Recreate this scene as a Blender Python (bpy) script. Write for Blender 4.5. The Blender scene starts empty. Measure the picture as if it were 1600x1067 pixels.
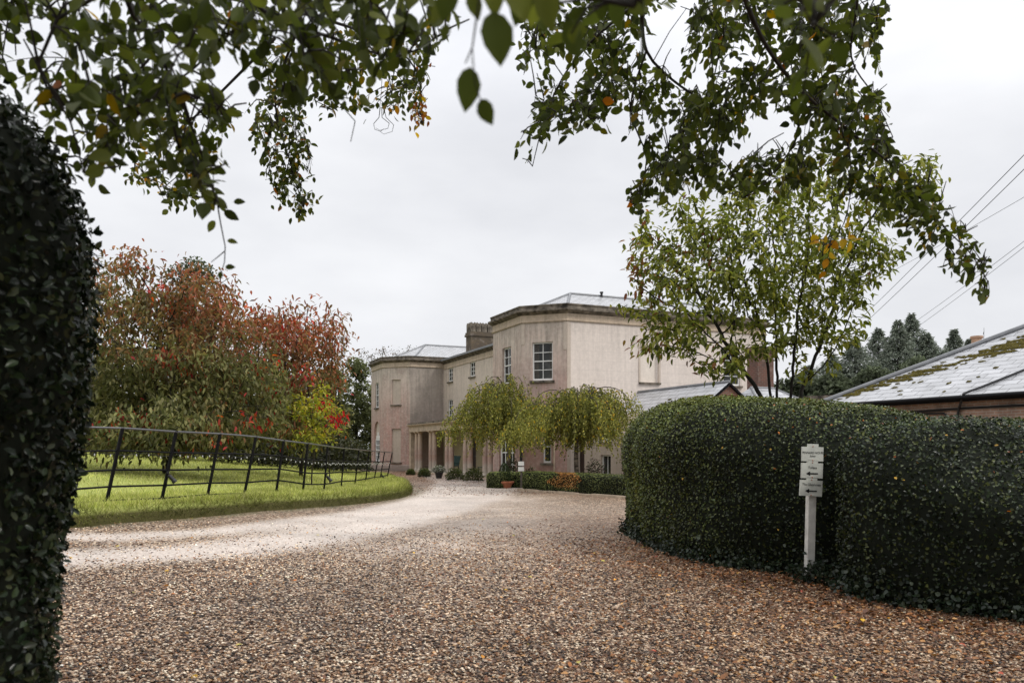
import bpy, bmesh, math, random
import numpy as np
from mathutils import Vector, Matrix, geometry
random.seed(7)
rng = np.random.default_rng(11)
R = math.radians
scn = bpy.context.scene
col = scn.collection
F = 1244.0            # focal length in photograph pixels (28 mm on a 36 mm frame, 1600 px wide)
EYE = 1.6
HZ = 700.0            # eye level in the photograph


def at(px, py, Y):
    """point at distance Y in front of the camera that the photograph shows at (px, py)"""
    return Vector(((px - 800.0) / F * Y, Y, EYE - (py - HZ) / F * Y))


# ------------------------------------------------------------------ object helpers
def link(o, parent=None):
    col.objects.link(o)
    if parent is not None:
        o.parent = parent
    return o


def tag(o, label=None, cat=None, group=None, kind=None):
    if label: o['label'] = label
    if cat: o['category'] = cat
    if group: o['group'] = group
    if kind: o['kind'] = kind
    return o


def empty(name, loc=(0, 0, 0), rz=0.0, **k):
    o = bpy.data.objects.new(name, None)
    o.location = loc
    o.rotation_euler = (0, 0, rz)
    o.empty_display_size = 0.2
    link(o)
    return tag(o, **k)


class MB:
    """collects shapes, builds one mesh object"""
    def __init__(s):
        s.v = []; s.f = []; s.uv = []

    def poly(s, pts, uv=None):
        b = len(s.v)
        s.v += [tuple(p) for p in pts]
        s.f.append(tuple(range(b, b + len(pts))))
        s.uv.append(uv)

    def slope(s, pts):
        """roof face with uv in metres along eave / up the slope"""
        P = [Vector(p) for p in pts]
        n = Vector((0, 0, 0))
        for i in range(len(P)):
            a, b = P[i], P[(i + 1) % len(P)]
            n += a.cross(b)
        n.normalize()
        if n.z < 0:
            P.reverse(); n = -n
        e = Vector((0, 0, 1)).cross(n)
        e = e.normalized() if e.length > 1e-4 else Vector((1, 0, 0))
        w = n.cross(e)
        s.poly(P, [(p.dot(e), p.dot(w)) for p in P])

    def hull(s, vs, fs):
        b = len(s.v)
        s.v += [tuple(p) for p in vs]
        for f in fs:
            s.f.append(tuple(b + i for i in f)); s.uv.append(None)

    def box(s, x0, x1, y0, y1, z0, z1, M=None):
        vs = [Vector(p) for p in ((x0, y0, z0), (x1, y0, z0), (x1, y1, z0), (x0, y1, z0),
                                  (x0, y0, z1), (x1, y0, z1), (x1, y1, z1), (x0, y1, z1))]
        if M is not None:
            vs = [M @ p for p in vs]
        s.hull(vs, [(3, 2, 1, 0), (4, 5, 6, 7), (0, 1, 5, 4), (1, 2, 6, 5), (2, 3, 7, 6), (3, 0, 4, 7)])

    def lathe(s, prof, n=16, M=None, cx=0, cy=0):
        """prof: (radius, z) from the bottom up"""
        vs = []
        for r, z in prof:
            for k in range(n):
                a = 2 * math.pi * k / n
                p = Vector((cx + r * math.cos(a), cy + r * math.sin(a), z))
                vs.append(M @ p if M is not None else p)
        fs = []
        for i in range(len(prof) - 1):
            for k in range(n):
                k2 = (k + 1) % n
                fs.append((i * n + k, i * n + k2, (i + 1) * n + k2, (i + 1) * n + k))
        fs.append(tuple(range(n - 1, -1, -1)))
        fs.append(tuple(range((len(prof) - 1) * n, len(prof) * n)))
        s.hull(vs, fs)

    def tube(s, pts, rad, n=6):
        P = [Vector(p) for p in pts]
        if len(P) < 2: return
        rad = rad if hasattr(rad, '__len__') else [rad] * len(P)
        vs = []
        d = (P[1] - P[0]).normalized()
        ref = Vector((0, 0, 1)) if abs(d.z) < 0.9 else Vector((1, 0, 0))
        a = d.cross(ref).normalized()
        for i, p in enumerate(P):
            if i == 0: t = P[1] - P[0]
            elif i == len(P) - 1: t = P[i] - P[i - 1]
            else: t = P[i + 1] - P[i - 1]
            if t.length < 1e-9: t = d
            t = t.normalized()
            a = (a - t * a.dot(t))
            a = a.normalized() if a.length > 1e-6 else t.orthogonal().normalized()
            b = t.cross(a)
            for k in range(n):
                th = 2 * math.pi * k / n
                vs.append(p + (a * math.cos(th) + b * math.sin(th)) * rad[i])
        fs = []
        for i in range(len(P) - 1):
            for k in range(n):
                k2 = (k + 1) % n
                fs.append((i * n + k, i * n + k2, (i + 1) * n + k2, (i + 1) * n + k))
        fs.append(tuple(range(n - 1, -1, -1)))
        fs.append(tuple(range((len(P) - 1) * n, len(P) * n)))
        s.hull(vs, fs)

    def sweep(s, path, prof, closed=False, cap=True):
        """prof (outward offset, z) carried along a 2-D path, outward = right of travel"""
        P = [Vector((p[0], p[1])) for p in path]
        n = len(P)
        offs = []
        for i in range(n):
            d0 = (P[i] - P[i - 1]).normalized() if (i > 0 or closed) else None
            d1 = (P[(i + 1) % n] - P[i]).normalized() if (i < n - 1 or closed) else None
            if d0 is None: d0 = d1
            if d1 is None: d1 = d0
            n0 = Vector((d0.y, -d0.x)); n1 = Vector((d1.y, -d1.x))
            m = (n0 + n1).normalized()
            offs.append(m / max(0.3, m.dot(n0)))
        k = len(prof)
        vs = [(P[i].x + offs[i].x * o, P[i].y + offs[i].y * o, z) for i in range(n) for o, z in prof]
        fs = []
        for i in range(n if closed else n - 1):
            j = (i + 1) % n
            for q in range(k - 1):
                fs.append((i * k + q, j * k + q, j * k + q + 1, i * k + q + 1))
        if cap and not closed:
            fs.append(tuple(range(k))); fs.append(tuple(range((n - 1) * k + k - 1, (n - 1) * k - 1, -1)))
        s.hull(vs, fs)

    def mesh(s, name, mat, smooth=False):
        me = bpy.data.meshes.new(name)
        me.from_pydata(s.v, [], s.f)
        if any(u is not None for u in s.uv):
            L = me.uv_layers.new(name='UVMap')
            i = 0
            for f, u in zip(s.f, s.uv):
                for k in range(len(f)):
                    if u is not None: L.data[i].uv = u[k]
                    i += 1
        if mat: me.materials.append(mat)
        if smooth:
            me.polygons.foreach_set('use_smooth', [True] * len(me.polygons))
        me.update()
        return me

    def build(s, name, mat, parent=None, smooth=False):
        return link(bpy.data.objects.new(name, s.mesh(name, mat, smooth)), parent)


def np_mesh(name, verts, loops, sizes, mat, cols=None, parent=None, smooth=False, attr='Col'):
    me = bpy.data.meshes.new(name)
    verts = np.asarray(verts, dtype=np.float32)
    me.vertices.add(len(verts)); me.vertices.foreach_set('co', verts.ravel())
    loops = np.asarray(loops, dtype=np.int32)
    me.loops.add(len(loops)); me.loops.foreach_set('vertex_index', loops)
    sizes = np.asarray(sizes, dtype=np.int32)
    st = np.zeros(len(sizes), dtype=np.int32); st[1:] = np.cumsum(sizes)[:-1]
    me.polygons.add(len(sizes)); me.polygons.foreach_set('loop_start', st)
    me.update(calc_edges=True)
    if cols is not None:
        a = me.attributes.new(attr, 'FLOAT_COLOR', 'POINT')
        c = np.ones((len(verts), 4), dtype=np.float32); c[:, :3] = cols
        a.data.foreach_set('color', c.ravel())
    if smooth:
        me.polygons.foreach_set('use_smooth', np.ones(len(sizes), dtype=bool))
    me.materials.append(mat)
    me.validate(verbose=False)
    o = bpy.data.objects.new(name, me)
    return link(o, parent)


T_DIAMOND = (np.array([(0, 0, 0), (-.5, .42, .10), (0, 1, -.06), (.5, .42, .10)]), [(0, 2, 1), (0, 3, 2)])
T_LEAF = (np.array([(0, 0, 0), (0, .5, -.03), (0, 1, -.14), (-.42, .24, .07), (-.44, .62, .05), (.42, .24, .07), (.44, .62, .05)]),
          [(0, 1, 4, 3), (1, 2, 4), (0, 5, 6, 1), (1, 6, 2)])
T_BEECH = (np.array([(0, 0, 0), (0, .33, -.02), (0, .66, -.05), (0, 1, -.13),
                     (-.30, .12, .03), (-.48, .36, .06), (-.43, .62, .04), (-.22, .84, -.03),
                     (.30, .12, .03), (.48, .36, .06), (.43, .62, .04), (.22, .84, -.03),
                     (-.012, -.16, .0), (.012, -.16, 0)]),
           [(0, 1, 5, 4), (1, 2, 6, 5), (2, 3, 7, 6), (0, 8, 9, 1), (1, 9, 10, 2), (2, 10, 11, 3), (12, 13, 0)])
T_BLADE = (np.array([(-.5, 0, 0), (.5, 0, 0), (.33, .55, .05), (-.33, .55, .05), (0, 1, .22)]), [(0, 1, 2, 3), (3, 2, 4)])


def nrm(a):
    return a / np.maximum(np.linalg.norm(a, axis=1, keepdims=True), 1e-9)


def leaf_mesh(name, pos, t, n, L, W, cols, tpl, mat, parent=None):
    pos = np.asarray(pos, float); N = len(pos)
    t = nrm(np.asarray(t, float))
    b = nrm(np.cross(t, n) + 1e-6)
    n2 = np.cross(b, t)
    L = np.broadcast_to(np.asarray(L, float), (N,)); W = np.broadcast_to(np.asarray(W, float), (N,))
    tv, tf = tpl
    k = len(tv)
    v = (pos[:, None, :] + t[:, None, :] * (tv[None, :, 1, None] * L[:, None, None])
         + b[:, None, :] * (tv[None, :, 0, None] * W[:, None, None])
         + n2[:, None, :] * (tv[None, :, 2, None] * L[:, None, None]))
    lf = np.concatenate([np.array(f) for f in tf])
    sz = np.array([len(f) for f in tf])
    loops = (lf[None, :] + (np.arange(N) * k)[:, None]).ravel()
    sizes = np.tile(sz, N)
    c = np.repeat(np.asarray(cols, float), k, axis=0)
    return np_mesh(name, v.reshape(-1, 3), loops, sizes, mat, c, parent)


def rand_unit(n):
    return nrm(rng.normal(size=(n, 3)))


def wob(p, s, seed=0.0):
    """cheap smooth noise, about -1..1"""
    x, y, z = p[:, 0] * s + seed, p[:, 1] * s + seed * 1.7, p[:, 2] * s - seed
    return (np.sin(x * 1.3 + 1.7 * np.sin(y * .9 + .5)) + np.sin(y * 1.7 + 1.3 * np.sin(z * 1.1 + 1.2))
            + np.sin(z * 1.9 + 1.1 * np.sin(x * 1.2 + 2.1))) / 3.0


def palette(pal, n, jit=.18):
    pal = np.array(pal, float)
    c = pal[rng.integers(0, len(pal), n)]
    return np.clip(c * (1 + rng.normal(0, jit, (n, 1))), .002, 1)


# ------------------------------------------------------------------ materials
class NT:
    def __init__(s, name):
        s.m = bpy.data.materials.new(name); s.m.use_nodes = True
        s.t = s.m.node_tree; s.t.nodes.clear()
        s.out = s.t.nodes.new('ShaderNodeOutputMaterial')

    def n(s, typ, **k):
        nd = s.t.nodes.new(typ)
        for a, v in k.items():
            if a.startswith('i_'):
                key = a[2:]
                key = int(key) if key.isdigit() else key.replace('_', ' ')
                s.set(nd.inputs[key], v)
            else:
                setattr(nd, a, v)
        return nd

    def set(s, inp, v):
        if isinstance(v, bpy.types.NodeSocket): s.t.links.new(v, inp)
        elif isinstance(v, tuple) and len(v) == 3 and inp.type == 'RGBA': inp.default_value = (*v, 1)
        else: inp.default_value = v

    def noise(s, vec, scale, detail=4, rough=.55, dist=0):
        return s.n('ShaderNodeTexNoise', i_Vector=vec, i_Scale=scale, i_Detail=detail, i_Roughness=rough, i_Distortion=dist).outputs['Fac']

    def ramp(s, f, stops, interp='LINEAR'):
        nd = s.n('ShaderNodeValToRGB', i_Fac=f)
        nd.color_ramp.interpolation = interp
        e = nd.color_ramp.elements
        while len(e) < len(stops): e.new(.5)
        for x, (p, c) in zip(e, stops):
            x.position = p
            x.color = (c, c, c, 1) if not isinstance(c, tuple) else (*c, 1)
        return nd.outputs['Color']

    def mix(s, f, a, b, mode='MIX'):
        nd = s.n('ShaderNodeMix', data_type='RGBA', blend_type=mode)
        s.set(nd.inputs[0], f); s.set(nd.inputs[6], a); s.set(nd.inputs[7], b)
        return nd.outputs[2]

    def math(s, op, a, b=0.0, c=None):
        nd = s.n('ShaderNodeMath', operation=op)
        s.set(nd.inputs[0], a); s.set(nd.inputs[1], b)
        if c is not None: s.set(nd.inputs[2], c)
        return nd.outputs[0]

    def obj(s):
        return s.n('ShaderNodeTexCoord').outputs['Object']

    def uv(s):
        return s.n('ShaderNodeTexCoord').outputs['UV']

    def mapv(s, vec, scale=(1, 1, 1), rot=(0, 0, 0), loc=(0, 0, 0)):
        return s.n('ShaderNodeMapping', i_Vector=vec, i_Scale=scale, i_Rotation=rot, i_Location=loc).outputs[0]

    def bump(s, h, strength=.3, dist=.02):
        return s.n('ShaderNodeBump', i_Height=h, i_Strength=strength, i_Distance=dist).outputs[0]

    def pbr(s, base, rough=.7, spec=.4, metal=0.0, normal=None):
        nd = s.n('ShaderNodeBsdfPrincipled')
        s.set(nd.inputs['Base Color'], base); s.set(nd.inputs['Roughness'], rough)
        s.set(nd.inputs['Specular IOR Level'], spec); s.set(nd.inputs['Metallic'], metal)
        if normal is not None: s.set(nd.inputs['Normal'], normal)
        s.t.links.new(nd.outputs[0], s.out.inputs[0])
        return nd


def simple(name, base, rough=.6, spec=.4, metal=0.0, var=.15, scale=6.0, bump=0.0):
    t = NT(name)
    o = t.obj()
    f = t.noise(o, scale, 5)
    c0 = tuple(x * (1 - var) for x in base); c1 = tuple(min(1, x * (1 + var)) for x in base)
    c = t.ramp(f, [(.3, c0), (.7, c1)])
    t.pbr(c, rough, spec, metal, t.bump(t.noise(o, scale * 6, 3), bump, .01) if bump else None)
    return t.m


def leaf_mat(name, transl=.3, rough=.42, spec=.45):
    t = NT(name)
    c = t.n('ShaderNodeAttribute', attribute_name='Col').outputs['Color']
    p = t.pbr(c, rough, spec)
    tr = t.n('ShaderNodeBsdfTranslucent')
    hs = t.n('ShaderNodeHueSaturation', i_Saturation=1.15, i_Value=1.5, i_Color=c)
    t.set(tr.inputs[0], hs.outputs[0])
    mx = t.n('ShaderNodeMixShader', i_Fac=transl)
    t.t.links.new(p.outputs[0], mx.inputs[1]); t.t.links.new(tr.outputs[0], mx.inputs[2])
    t.t.links.new(mx.outputs[0], t.out.inputs[0])
    return t.m


def stucco(name, top, mid, low, zt=6.9, zm=5.2, zb=1.5, lines=0.0, streak=.45):
    t = NT(name)
    o = t.obj()
    z = t.n('ShaderNodeSeparateXYZ', i_0=o).outputs[2]
    big = t.noise(o, .55, 5, .6, .4)
    zz = t.math('ADD', z, t.math('MULTIPLY', t.math('SUBTRACT', big, .5), 3.2))
    f = t.n('ShaderNodeMapRange', i_0=zz, i_1=zb, i_2=zt)
    mp = max(.05, min(.95, (zm - zb) / (zt - zb)))
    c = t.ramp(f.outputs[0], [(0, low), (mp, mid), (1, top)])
    st = t.noise(t.mapv(o, (5.5, 5.5, .35)), 1.0, 5, .65, .2)
    c = t.mix(t.math('MULTIPLY', t.ramp(st, [(.42, 0.0), (.75, 1.0)]), streak), c, tuple(x * .42 for x in top))
    bl = t.noise(o, 1.15, 6, .72, .6)
    c = t.mix(t.math('MULTIPLY', t.ramp(bl, [(.44, 0.0), (.66, 1.0)]), streak * .8), c, tuple(x * .62 for x in mid))
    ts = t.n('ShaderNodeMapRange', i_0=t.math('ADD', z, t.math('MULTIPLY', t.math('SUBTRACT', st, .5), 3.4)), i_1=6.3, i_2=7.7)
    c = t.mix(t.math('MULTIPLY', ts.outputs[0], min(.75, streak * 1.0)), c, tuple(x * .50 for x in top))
    fi = t.noise(o, 7, 6, .7)
    c = t.mix(t.math('MULTIPLY', t.ramp(fi, [(.45, 0.0), (.7, 1.0)]), .35), c, tuple(min(1, x * 1.35) for x in top))
    gr = t.noise(o, 38, 3, .7)
    c = t.mix(.28, c, t.mix(gr, (.25, .25, .25), (.8, .8, .8)), 'SOFT_LIGHT')
    # damp dirt low down and under the cornice
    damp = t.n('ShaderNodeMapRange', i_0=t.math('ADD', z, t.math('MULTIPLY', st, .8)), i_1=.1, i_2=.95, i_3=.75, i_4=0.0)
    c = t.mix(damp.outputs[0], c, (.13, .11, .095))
    if lines:
        sx = t.n('ShaderNodeSeparateXYZ', i_0=o)
        uvw = t.n('ShaderNodeCombineXYZ', i_0=t.math('ADD', sx.outputs[0], sx.outputs[1]), i_1=sx.outputs[2]).outputs[0]
        br = t.n('ShaderNodeTexBrick', i_Vector=uvw, i_Scale=1.0, i_Color1=(1, 1, 1), i_Color2=(1, 1, 1), i_Mortar=(0, 0, 0))
        br.inputs['Mortar Size'].default_value = .008; br.inputs['Brick Width'].default_value = .95; br.inputs['Row Height'].default_value = .42
        c = t.mix(t.math('MULTIPLY', t.math('SUBTRACT', 1.0, br.outputs['Color']), t.math('MULTIPLY', big, lines)), c, tuple(x * .55 for x in top))
    t.pbr(c, .85, .25, 0, t.bump(gr, .25, .01))
    return t.m


def brick_mat(name, c1, c2, mortar, rough=.85):
    t = NT(name)
    o = t.obj()
    s = t.n('ShaderNodeSeparateXYZ', i_0=o)
    uvw = t.n('ShaderNodeCombineXYZ', i_0=t.math('ADD', s.outputs[0], s.outputs[1]), i_1=s.outputs[2]).outputs[0]
    b = t.n('ShaderNodeTexBrick', i_Vector=uvw, i_Scale=1.0, i_Color1=c1, i_Color2=c2, i_Mortar=mortar)
    b.inputs['Mortar Size'].default_value = .009; b.inputs['Brick Width'].default_value = .225
    b.inputs['Row Height'].default_value = .075; b.inputs['Bias'].default_value = -.1
    d = t.noise(o, 1.6, 5, .65)
    c = t.mix(t.math('MULTIPLY', t.ramp(d, [(.4, 0.0), (.7, 1.0)]), .7), b.outputs['Color'], (.07, .06, .05))
    c = t.mix(t.math('MULTIPLY', t.ramp(t.noise(o, 3.1, 4), [(.55, 0.0), (.75, 1.0)]), .35), c, (.42, .36, .31))
    t.pbr(c, rough, .25, 0, t.bump(b.outputs['Fac'], -.5, .01))
    return t.m


def slate_mat(name, w=.36, h=.2, base=(.20, .205, .225), moss=.0):
    t = NT(name)
    uv = t.uv()
    b = t.n('ShaderNodeTexBrick', i_Vector=uv, i_Scale=1.0, i_Color1=tuple(x * .88 for x in base), i_Color2=tuple(x * 1.1 for x in base), i_Mortar=(.03, .03, .033))
    b.inputs['Mortar Size'].default_value = .012; b.inputs['Brick Width'].default_value = w; b.inputs['Row Height'].default_value = h
    b.inputs['Mortar Smooth'].default_value = .2
    d = t.noise(uv, 1.3, 5, .65)
    c = t.mix(t.math('MULTIPLY', t.ramp(d, [(.4, 0.0), (.75, 1.0)]), .5), b.outputs['Color'], (.10, .10, .095))
    c = t.mix(t.math('MULTIPLY', t.ramp(t.noise(uv, 5, 5, .7), [(.62, 0.0), (.72, 1.0)]), .25), c, (.26, .26, .21))
    # every course tilts a little, so the wet face catches the sky unevenly
    s = t.n('ShaderNodeSeparateXYZ', i_0=uv)
    fr = t.math('FRACT', t.math('DIVIDE', s.outputs[1], h))
    hh = t.math('ADD', t.math('MULTIPLY', fr, -.6), t.math('MULTIPLY', b.outputs['Fac'], -.5))
    t.pbr(c, t.ramp(t.noise(uv, 2.3, 4), [(.3, .30), (.7, .40)]), .8, 0, t.bump(hh, .5, .012))
    return t.m


M = {}
M['leaf_near'] = leaf_mat('beech_leaf', .42, .5, .10)
M['leaf'] = leaf_mat('tree_leaf', .40, .5, .15)
M['leaf_far'] = leaf_mat('distant_leaf', .30, .7, .12)
M['leaf_gloss'] = leaf_mat('hedge_leaf', .12, .24, .20)
M['leaf_box'] = leaf_mat('box_leaf', .15, .5, .3)
M['grass'] = leaf_mat('grass_blade', .4, .6, .15)
M['litter'] = leaf_mat('dead_leaf', .12, .5, .3)
M['stone'] = leaf_mat('pebble', 0.0, .45, .4)
M['core'] = simple('hedge_core', (.010, .012, .008), .9, .1)
M['bark'] = simple('bark', (.055, .045, .037), .85, .2, var=.5, scale=9, bump=.5)
M['bark_dark'] = simple('dark_bark', (.022, .019, .016), .8, .2, var=.4, scale=9, bump=.4)
M['white'] = simple('white_paint', (.72, .72, .70), .45, .4, var=.06)
M['sign_paint'] = simple('pale_sign_paint', (.50, .51, .46), .55, .3, var=.13, scale=9)
M['post_paint'] = simple('white_post_paint', (.56, .55, .51), .6, .3, var=.26, scale=7, bump=.3)
M['ink'] = simple('black_ink', (.012, .012, .012), .6, .2)
M['ink_grey'] = simple('grey_ink', (.05, .05, .048), .6, .2)
M['iron'] = simple('black_iron', (.007, .007, .008), .5, .08, var=.5, scale=20, bump=.2)
M['rail_top'] = simple('worn_rail', (.05, .05, .052), .28, .8, var=.4, scale=20)
M['black'] = simple('black_plastic', (.014, .014, .016), .4, .45)
M['lead'] = simple('lead', (.16, .165, .175), .45, .5, var=.25, scale=3)
M['dark_stone'] = simple('weathered_stone', (.135, .115, .092), .9, .2, var=.8, scale=4.2, bump=.7)
M['pale_stone'] = simple('pale_stone', (.45, .36, .27), .85, .2, var=.25, scale=3, bump=.2)
M['clay'] = simple('buff_clay', (.42, .27, .18), .8, .2, var=.2)
M['terracotta'] = simple('terracotta', (.36, .13, .07), .7, .3, var=.25, scale=9)
M['green_paint'] = simple('dark_green_paint', (.012, .055, .045), .45, .4, var=.2)
M['door'] = simple('dark_door', (.035, .018, .012), .5, .4, var=.3)
M['soil'] = simple('soil', (.045, .03, .02), .9, .1, var=.4, scale=20)
M['cable'] = simple('cable', (.11, .11, .12), .6, .3)
M['bulb'] = simple('glass_bulb', (.45, .45, .43), .15, .6)
M['moss'] = simple('moss', (.075, .062, .014), .95, .1, var=.55, scale=18, bump=.8)
M['slate'] = slate_mat('welsh_slate', .34, .2, (.40, .405, .42))
M['slate_big'] = slate_mat('large_slate', .62, .27, (.42, .425, .445))
M['brick'] = brick_mat('red_brick', (.30, .115, .07), (.22, .085, .055), (.34, .29, .24))
M['brick_dark'] = brick_mat('dark_brick', (.16, .065, .045), (.11, .05, .036), (.16, .13, .11))
M['brick_pale'] = brick_mat('worn_brick', (.44, .27, .20), (.34, .20, .145), (.48, .42, .36))
M['brick_yellow'] = brick_mat('sooty_brick', (.13, .095, .055), (.075, .055, .04), (.10, .085, .07))
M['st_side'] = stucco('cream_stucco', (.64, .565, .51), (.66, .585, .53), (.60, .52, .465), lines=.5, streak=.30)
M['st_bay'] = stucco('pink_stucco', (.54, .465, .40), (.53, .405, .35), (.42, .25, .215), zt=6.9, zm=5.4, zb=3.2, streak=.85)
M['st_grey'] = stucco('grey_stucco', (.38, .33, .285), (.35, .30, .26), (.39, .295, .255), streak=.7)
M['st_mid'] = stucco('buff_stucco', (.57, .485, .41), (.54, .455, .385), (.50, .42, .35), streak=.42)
M['st_blind'] = stucco('blind_stucco', (.50, .425, .36), (.48, .405, .34), (.46, .385, .32), streak=.22)
M['st_pale'] = stucco('pale_stucco', (.68, .61, .54), (.68, .61, .54), (.64, .57, .5), streak=.15)
M['yellow_wall'] = stucco('yellow_limewash', (.52, .46, .29), (.54, .48, .31), (.50, .44, .29), streak=.12)
M['cornice_band'] = stucco('fascia_stone', (.52, .42, .32), (.52, .42, .32), (.5, .4, .3), streak=.4)


def glass_mat():
    t = NT('window_glass')
    o = t.obj()
    c = t.ramp(t.noise(t.mapv(o, (1, 1, .6)), 1.7, 3), [(.35, (.006, .007, .007)), (.6, (.03, .032, .03)), (.75, (.10, .10, .095))])
    t.pbr(c, .08, .35, 0, t.bump(t.noise(o, 3.0, 2), .05, .01))
    return t.m


M['glass'] = glass_mat()


def column_mat():
    t = NT('column_stone')
    o = t.obj()
    z = t.n('ShaderNodeSeparateXYZ', i_0=o).outputs[2]
    n1 = t.noise(o, 1.1, 5, .6)
    f = t.n('ShaderNodeMapRange', i_0=t.math('ADD', z, t.math('MULTIPLY', t.math('SUBTRACT', n1, .5), 3)), i_1=.2, i_2=2.6)
    c = t.ramp(f.outputs[0], [(0, (.46, .41, .35)), (.3, (.37, .245, .20)), (.6, (.44, .335, .265)), (1, (.48, .37, .27))])
    c = t.mix(t.math('MULTIPLY', t.ramp(t.noise(o, 4, 5), [(.5, 0.0), (.75, 1.0)]), .5), c, (.55, .49, .42))
    t.pbr(c, .85, .2, 0, t.bump(t.noise(o, 25, 4), .3, .01))
    return t.m


M['column'] = column_mat()


def gravel_mat():
    t = NT('wet_gravel')
    o = t.obj()
    at_ = t.n('ShaderNodeAttribute', attribute_name='Col').outputs['Color']
    sp = t.n('ShaderNodeSeparateColor', i_0=at_)
    track, litter, moss = sp.outputs[0], sp.outputs[1], sp.outputs[2]
    wv = t.mapv(o, (1, 1, 0))
    wv = t.n('ShaderNodeVectorMath', operation='ADD', i_0=wv, i_1=t.mapv(t.n('ShaderNodeTexNoise', i_Vector=wv, i_Scale=30.0).outputs['Color'], (.012, .012, 0))).outputs[0]
    v1 = t.n('ShaderNodeTexVoronoi', i_Vector=wv, i_Scale=22.0, i_Randomness=1.0)
    v2 = t.n('ShaderNodeTexVoronoi', i_Vector=wv, i_Scale=44.0)
    h1 = t.n('ShaderNodeSeparateColor', i_0=v1.outputs['Color'])
    h2 = t.n('ShaderNodeSeparateColor', i_0=v2.outputs['Color'])
    stone = [(0, (.022, .013, .009)), (.2, (.055, .03, .019)), (.36, (.17, .10, .062)), (.5, (.36, .25, .175)), (.72, (.60, .48, .375)), (1, (.82, .73, .63))]
    c1 = t.ramp(h1.outputs[0], stone)
    c2 = t.ramp(h2.outputs[0], stone)
    c = t.mix(t.ramp(h1.outputs[1], [(.55, 0.0), (.56, 1.0)]), c1, c2)
    gap = t.ramp(v1.outputs['Distance'], [(.35, 0.0), (.72, 1.0)])
    c = t.mix(t.math('MULTIPLY', gap, .9), c, (.012, .008, .006))
    # patchy: fines show where wheels have run
    pn = t.noise(o, 1.4, 6, .7)
    fines = t.mix(t.noise(o, 55, 4, .75), (.52, .445, .38), (.84, .755, .685))
    fines = t.mix(t.math('MULTIPLY', gap, .35), fines, (.15, .11, .09))
    ff = t.math('MULTIPLY', track, t.ramp(t.math('ADD', t.math('MULTIPLY', pn, .7), t.math('MULTIPLY', track, .45)), [(.36, .06), (.64, 1.0)]))
    c = t.mix(ff, c, fines)
    rust = t.mix(h2.outputs[2], (.075, .033, .014), (.30, .135, .05))
    lf = t.math('MULTIPLY', litter, t.ramp(t.math('ADD', h2.outputs[1], t.math('MULTIPLY', t.math('SUBTRACT', pn, .5), .5)), [(.35, 0.0), (.5, 1.0)]))
    c = t.mix(t.math('MULTIPLY', lf, .85), c, rust)
    c = t.mix(t.math('MULTIPLY', moss, t.ramp(pn, [(.35, .0), (.6, .9)])), c, (.06, .075, .02))
    c = t.mix(t.math('SUBTRACT', 1.0, ff), c, t.mix(1.0, c, (1.05, .97, .86), 'MULTIPLY'))
    wet = t.ramp(t.noise(o, .5, 4, .6), [(.35, .78), (.65, 1.06)])
    c = t.mix(1.0, c, wet, 'MULTIPLY')
    hgt = t.math('MULTIPLY', t.math('SUBTRACT', 1.0, v1.outputs['Distance']), t.math('ADD', .4, h1.outputs[2]))
    t.pbr(c, t.ramp(h1.outputs[1], [(0, .35), (1, .7)]), .45, 0, t.bump(hgt, .9, .02))
    return t.m


M['gravel'] = gravel_mat()


def lawn_mat():
    t = NT('lawn_turf')
    o = t.obj()
    sx = t.n('ShaderNodeSeparateXYZ', i_0=t.n('ShaderNodeNewGeometry').outputs['Normal'])
    f = t.noise(o, 2.2, 6, .75)
    f2 = t.noise(t.mapv(o, (30, 30, 6)), 1.0, 4, .7)
    c = t.ramp(f, [(.25, (.22, .25, .065)), (.5, (.33, .36, .10)), (.75, (.43, .44, .15))])
    c = t.mix(t.math('MULTIPLY', t.ramp(f2, [(.4, 0.0), (.7, 1.0)]), .5), c, (.09, .12, .018))
    c = t.mix(t.math('MULTIPLY', t.ramp(t.noise(o, .6, 5, .7), [(.5, 0.0), (.7, 1.0)]), .4), c, (.26, .26, .07))
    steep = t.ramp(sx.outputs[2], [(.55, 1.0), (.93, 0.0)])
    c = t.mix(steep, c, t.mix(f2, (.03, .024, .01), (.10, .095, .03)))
    t.pbr(c, .9, .15, 0, t.bump(f2, .6, .03))
    return t.m


M['lawn'] = lawn_mat()
M['field'] = simple('field_grass', (.07, .09, .025), .95, .1, var=.35, scale=.4)

# ------------------------------------------------------------------ ground
GX0, GX1, GY0, GY1 = -46.0, 40.0, -9.0, 64.0


def zg_np(x, y):
    k = np.clip((-2.5 - x) / 5.5, 0, 1); k = k * k * (3 - 2 * k)
    f = np.clip((26 - y) / 8, 0, 1) * np.clip((y - 7) / 4, 0, 1)
    return .2 * k * f + .010 * np.sin(x * 1.1 + .4 * y) + .010 * np.sin(y * .8 - x * .5)


def zg(x, y):
    return float(zg_np(np.array([x], float), np.array([y], float))[0])


EDGE = [(-30, 13.2), (-14, 13.0), (-10.5, 13.3), (-7.8, 13.95), (-7.5, 14.95), (-6.98, 15.75), (-6.35, 17.1), (-5.85, 18.7), (-4.9, 21.0),
        (-4.1, 23.2), (-3.62, 25.4), (-3.5, 27.2), (-3.7, 29.4), (-4.3, 32.5), (-5.0, 36.0), (-5.9, 40.5), (-6.9, 45.0), (-9.0, 49.0), (-13, 52), (-20, 56), (-45, 58)]


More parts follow.
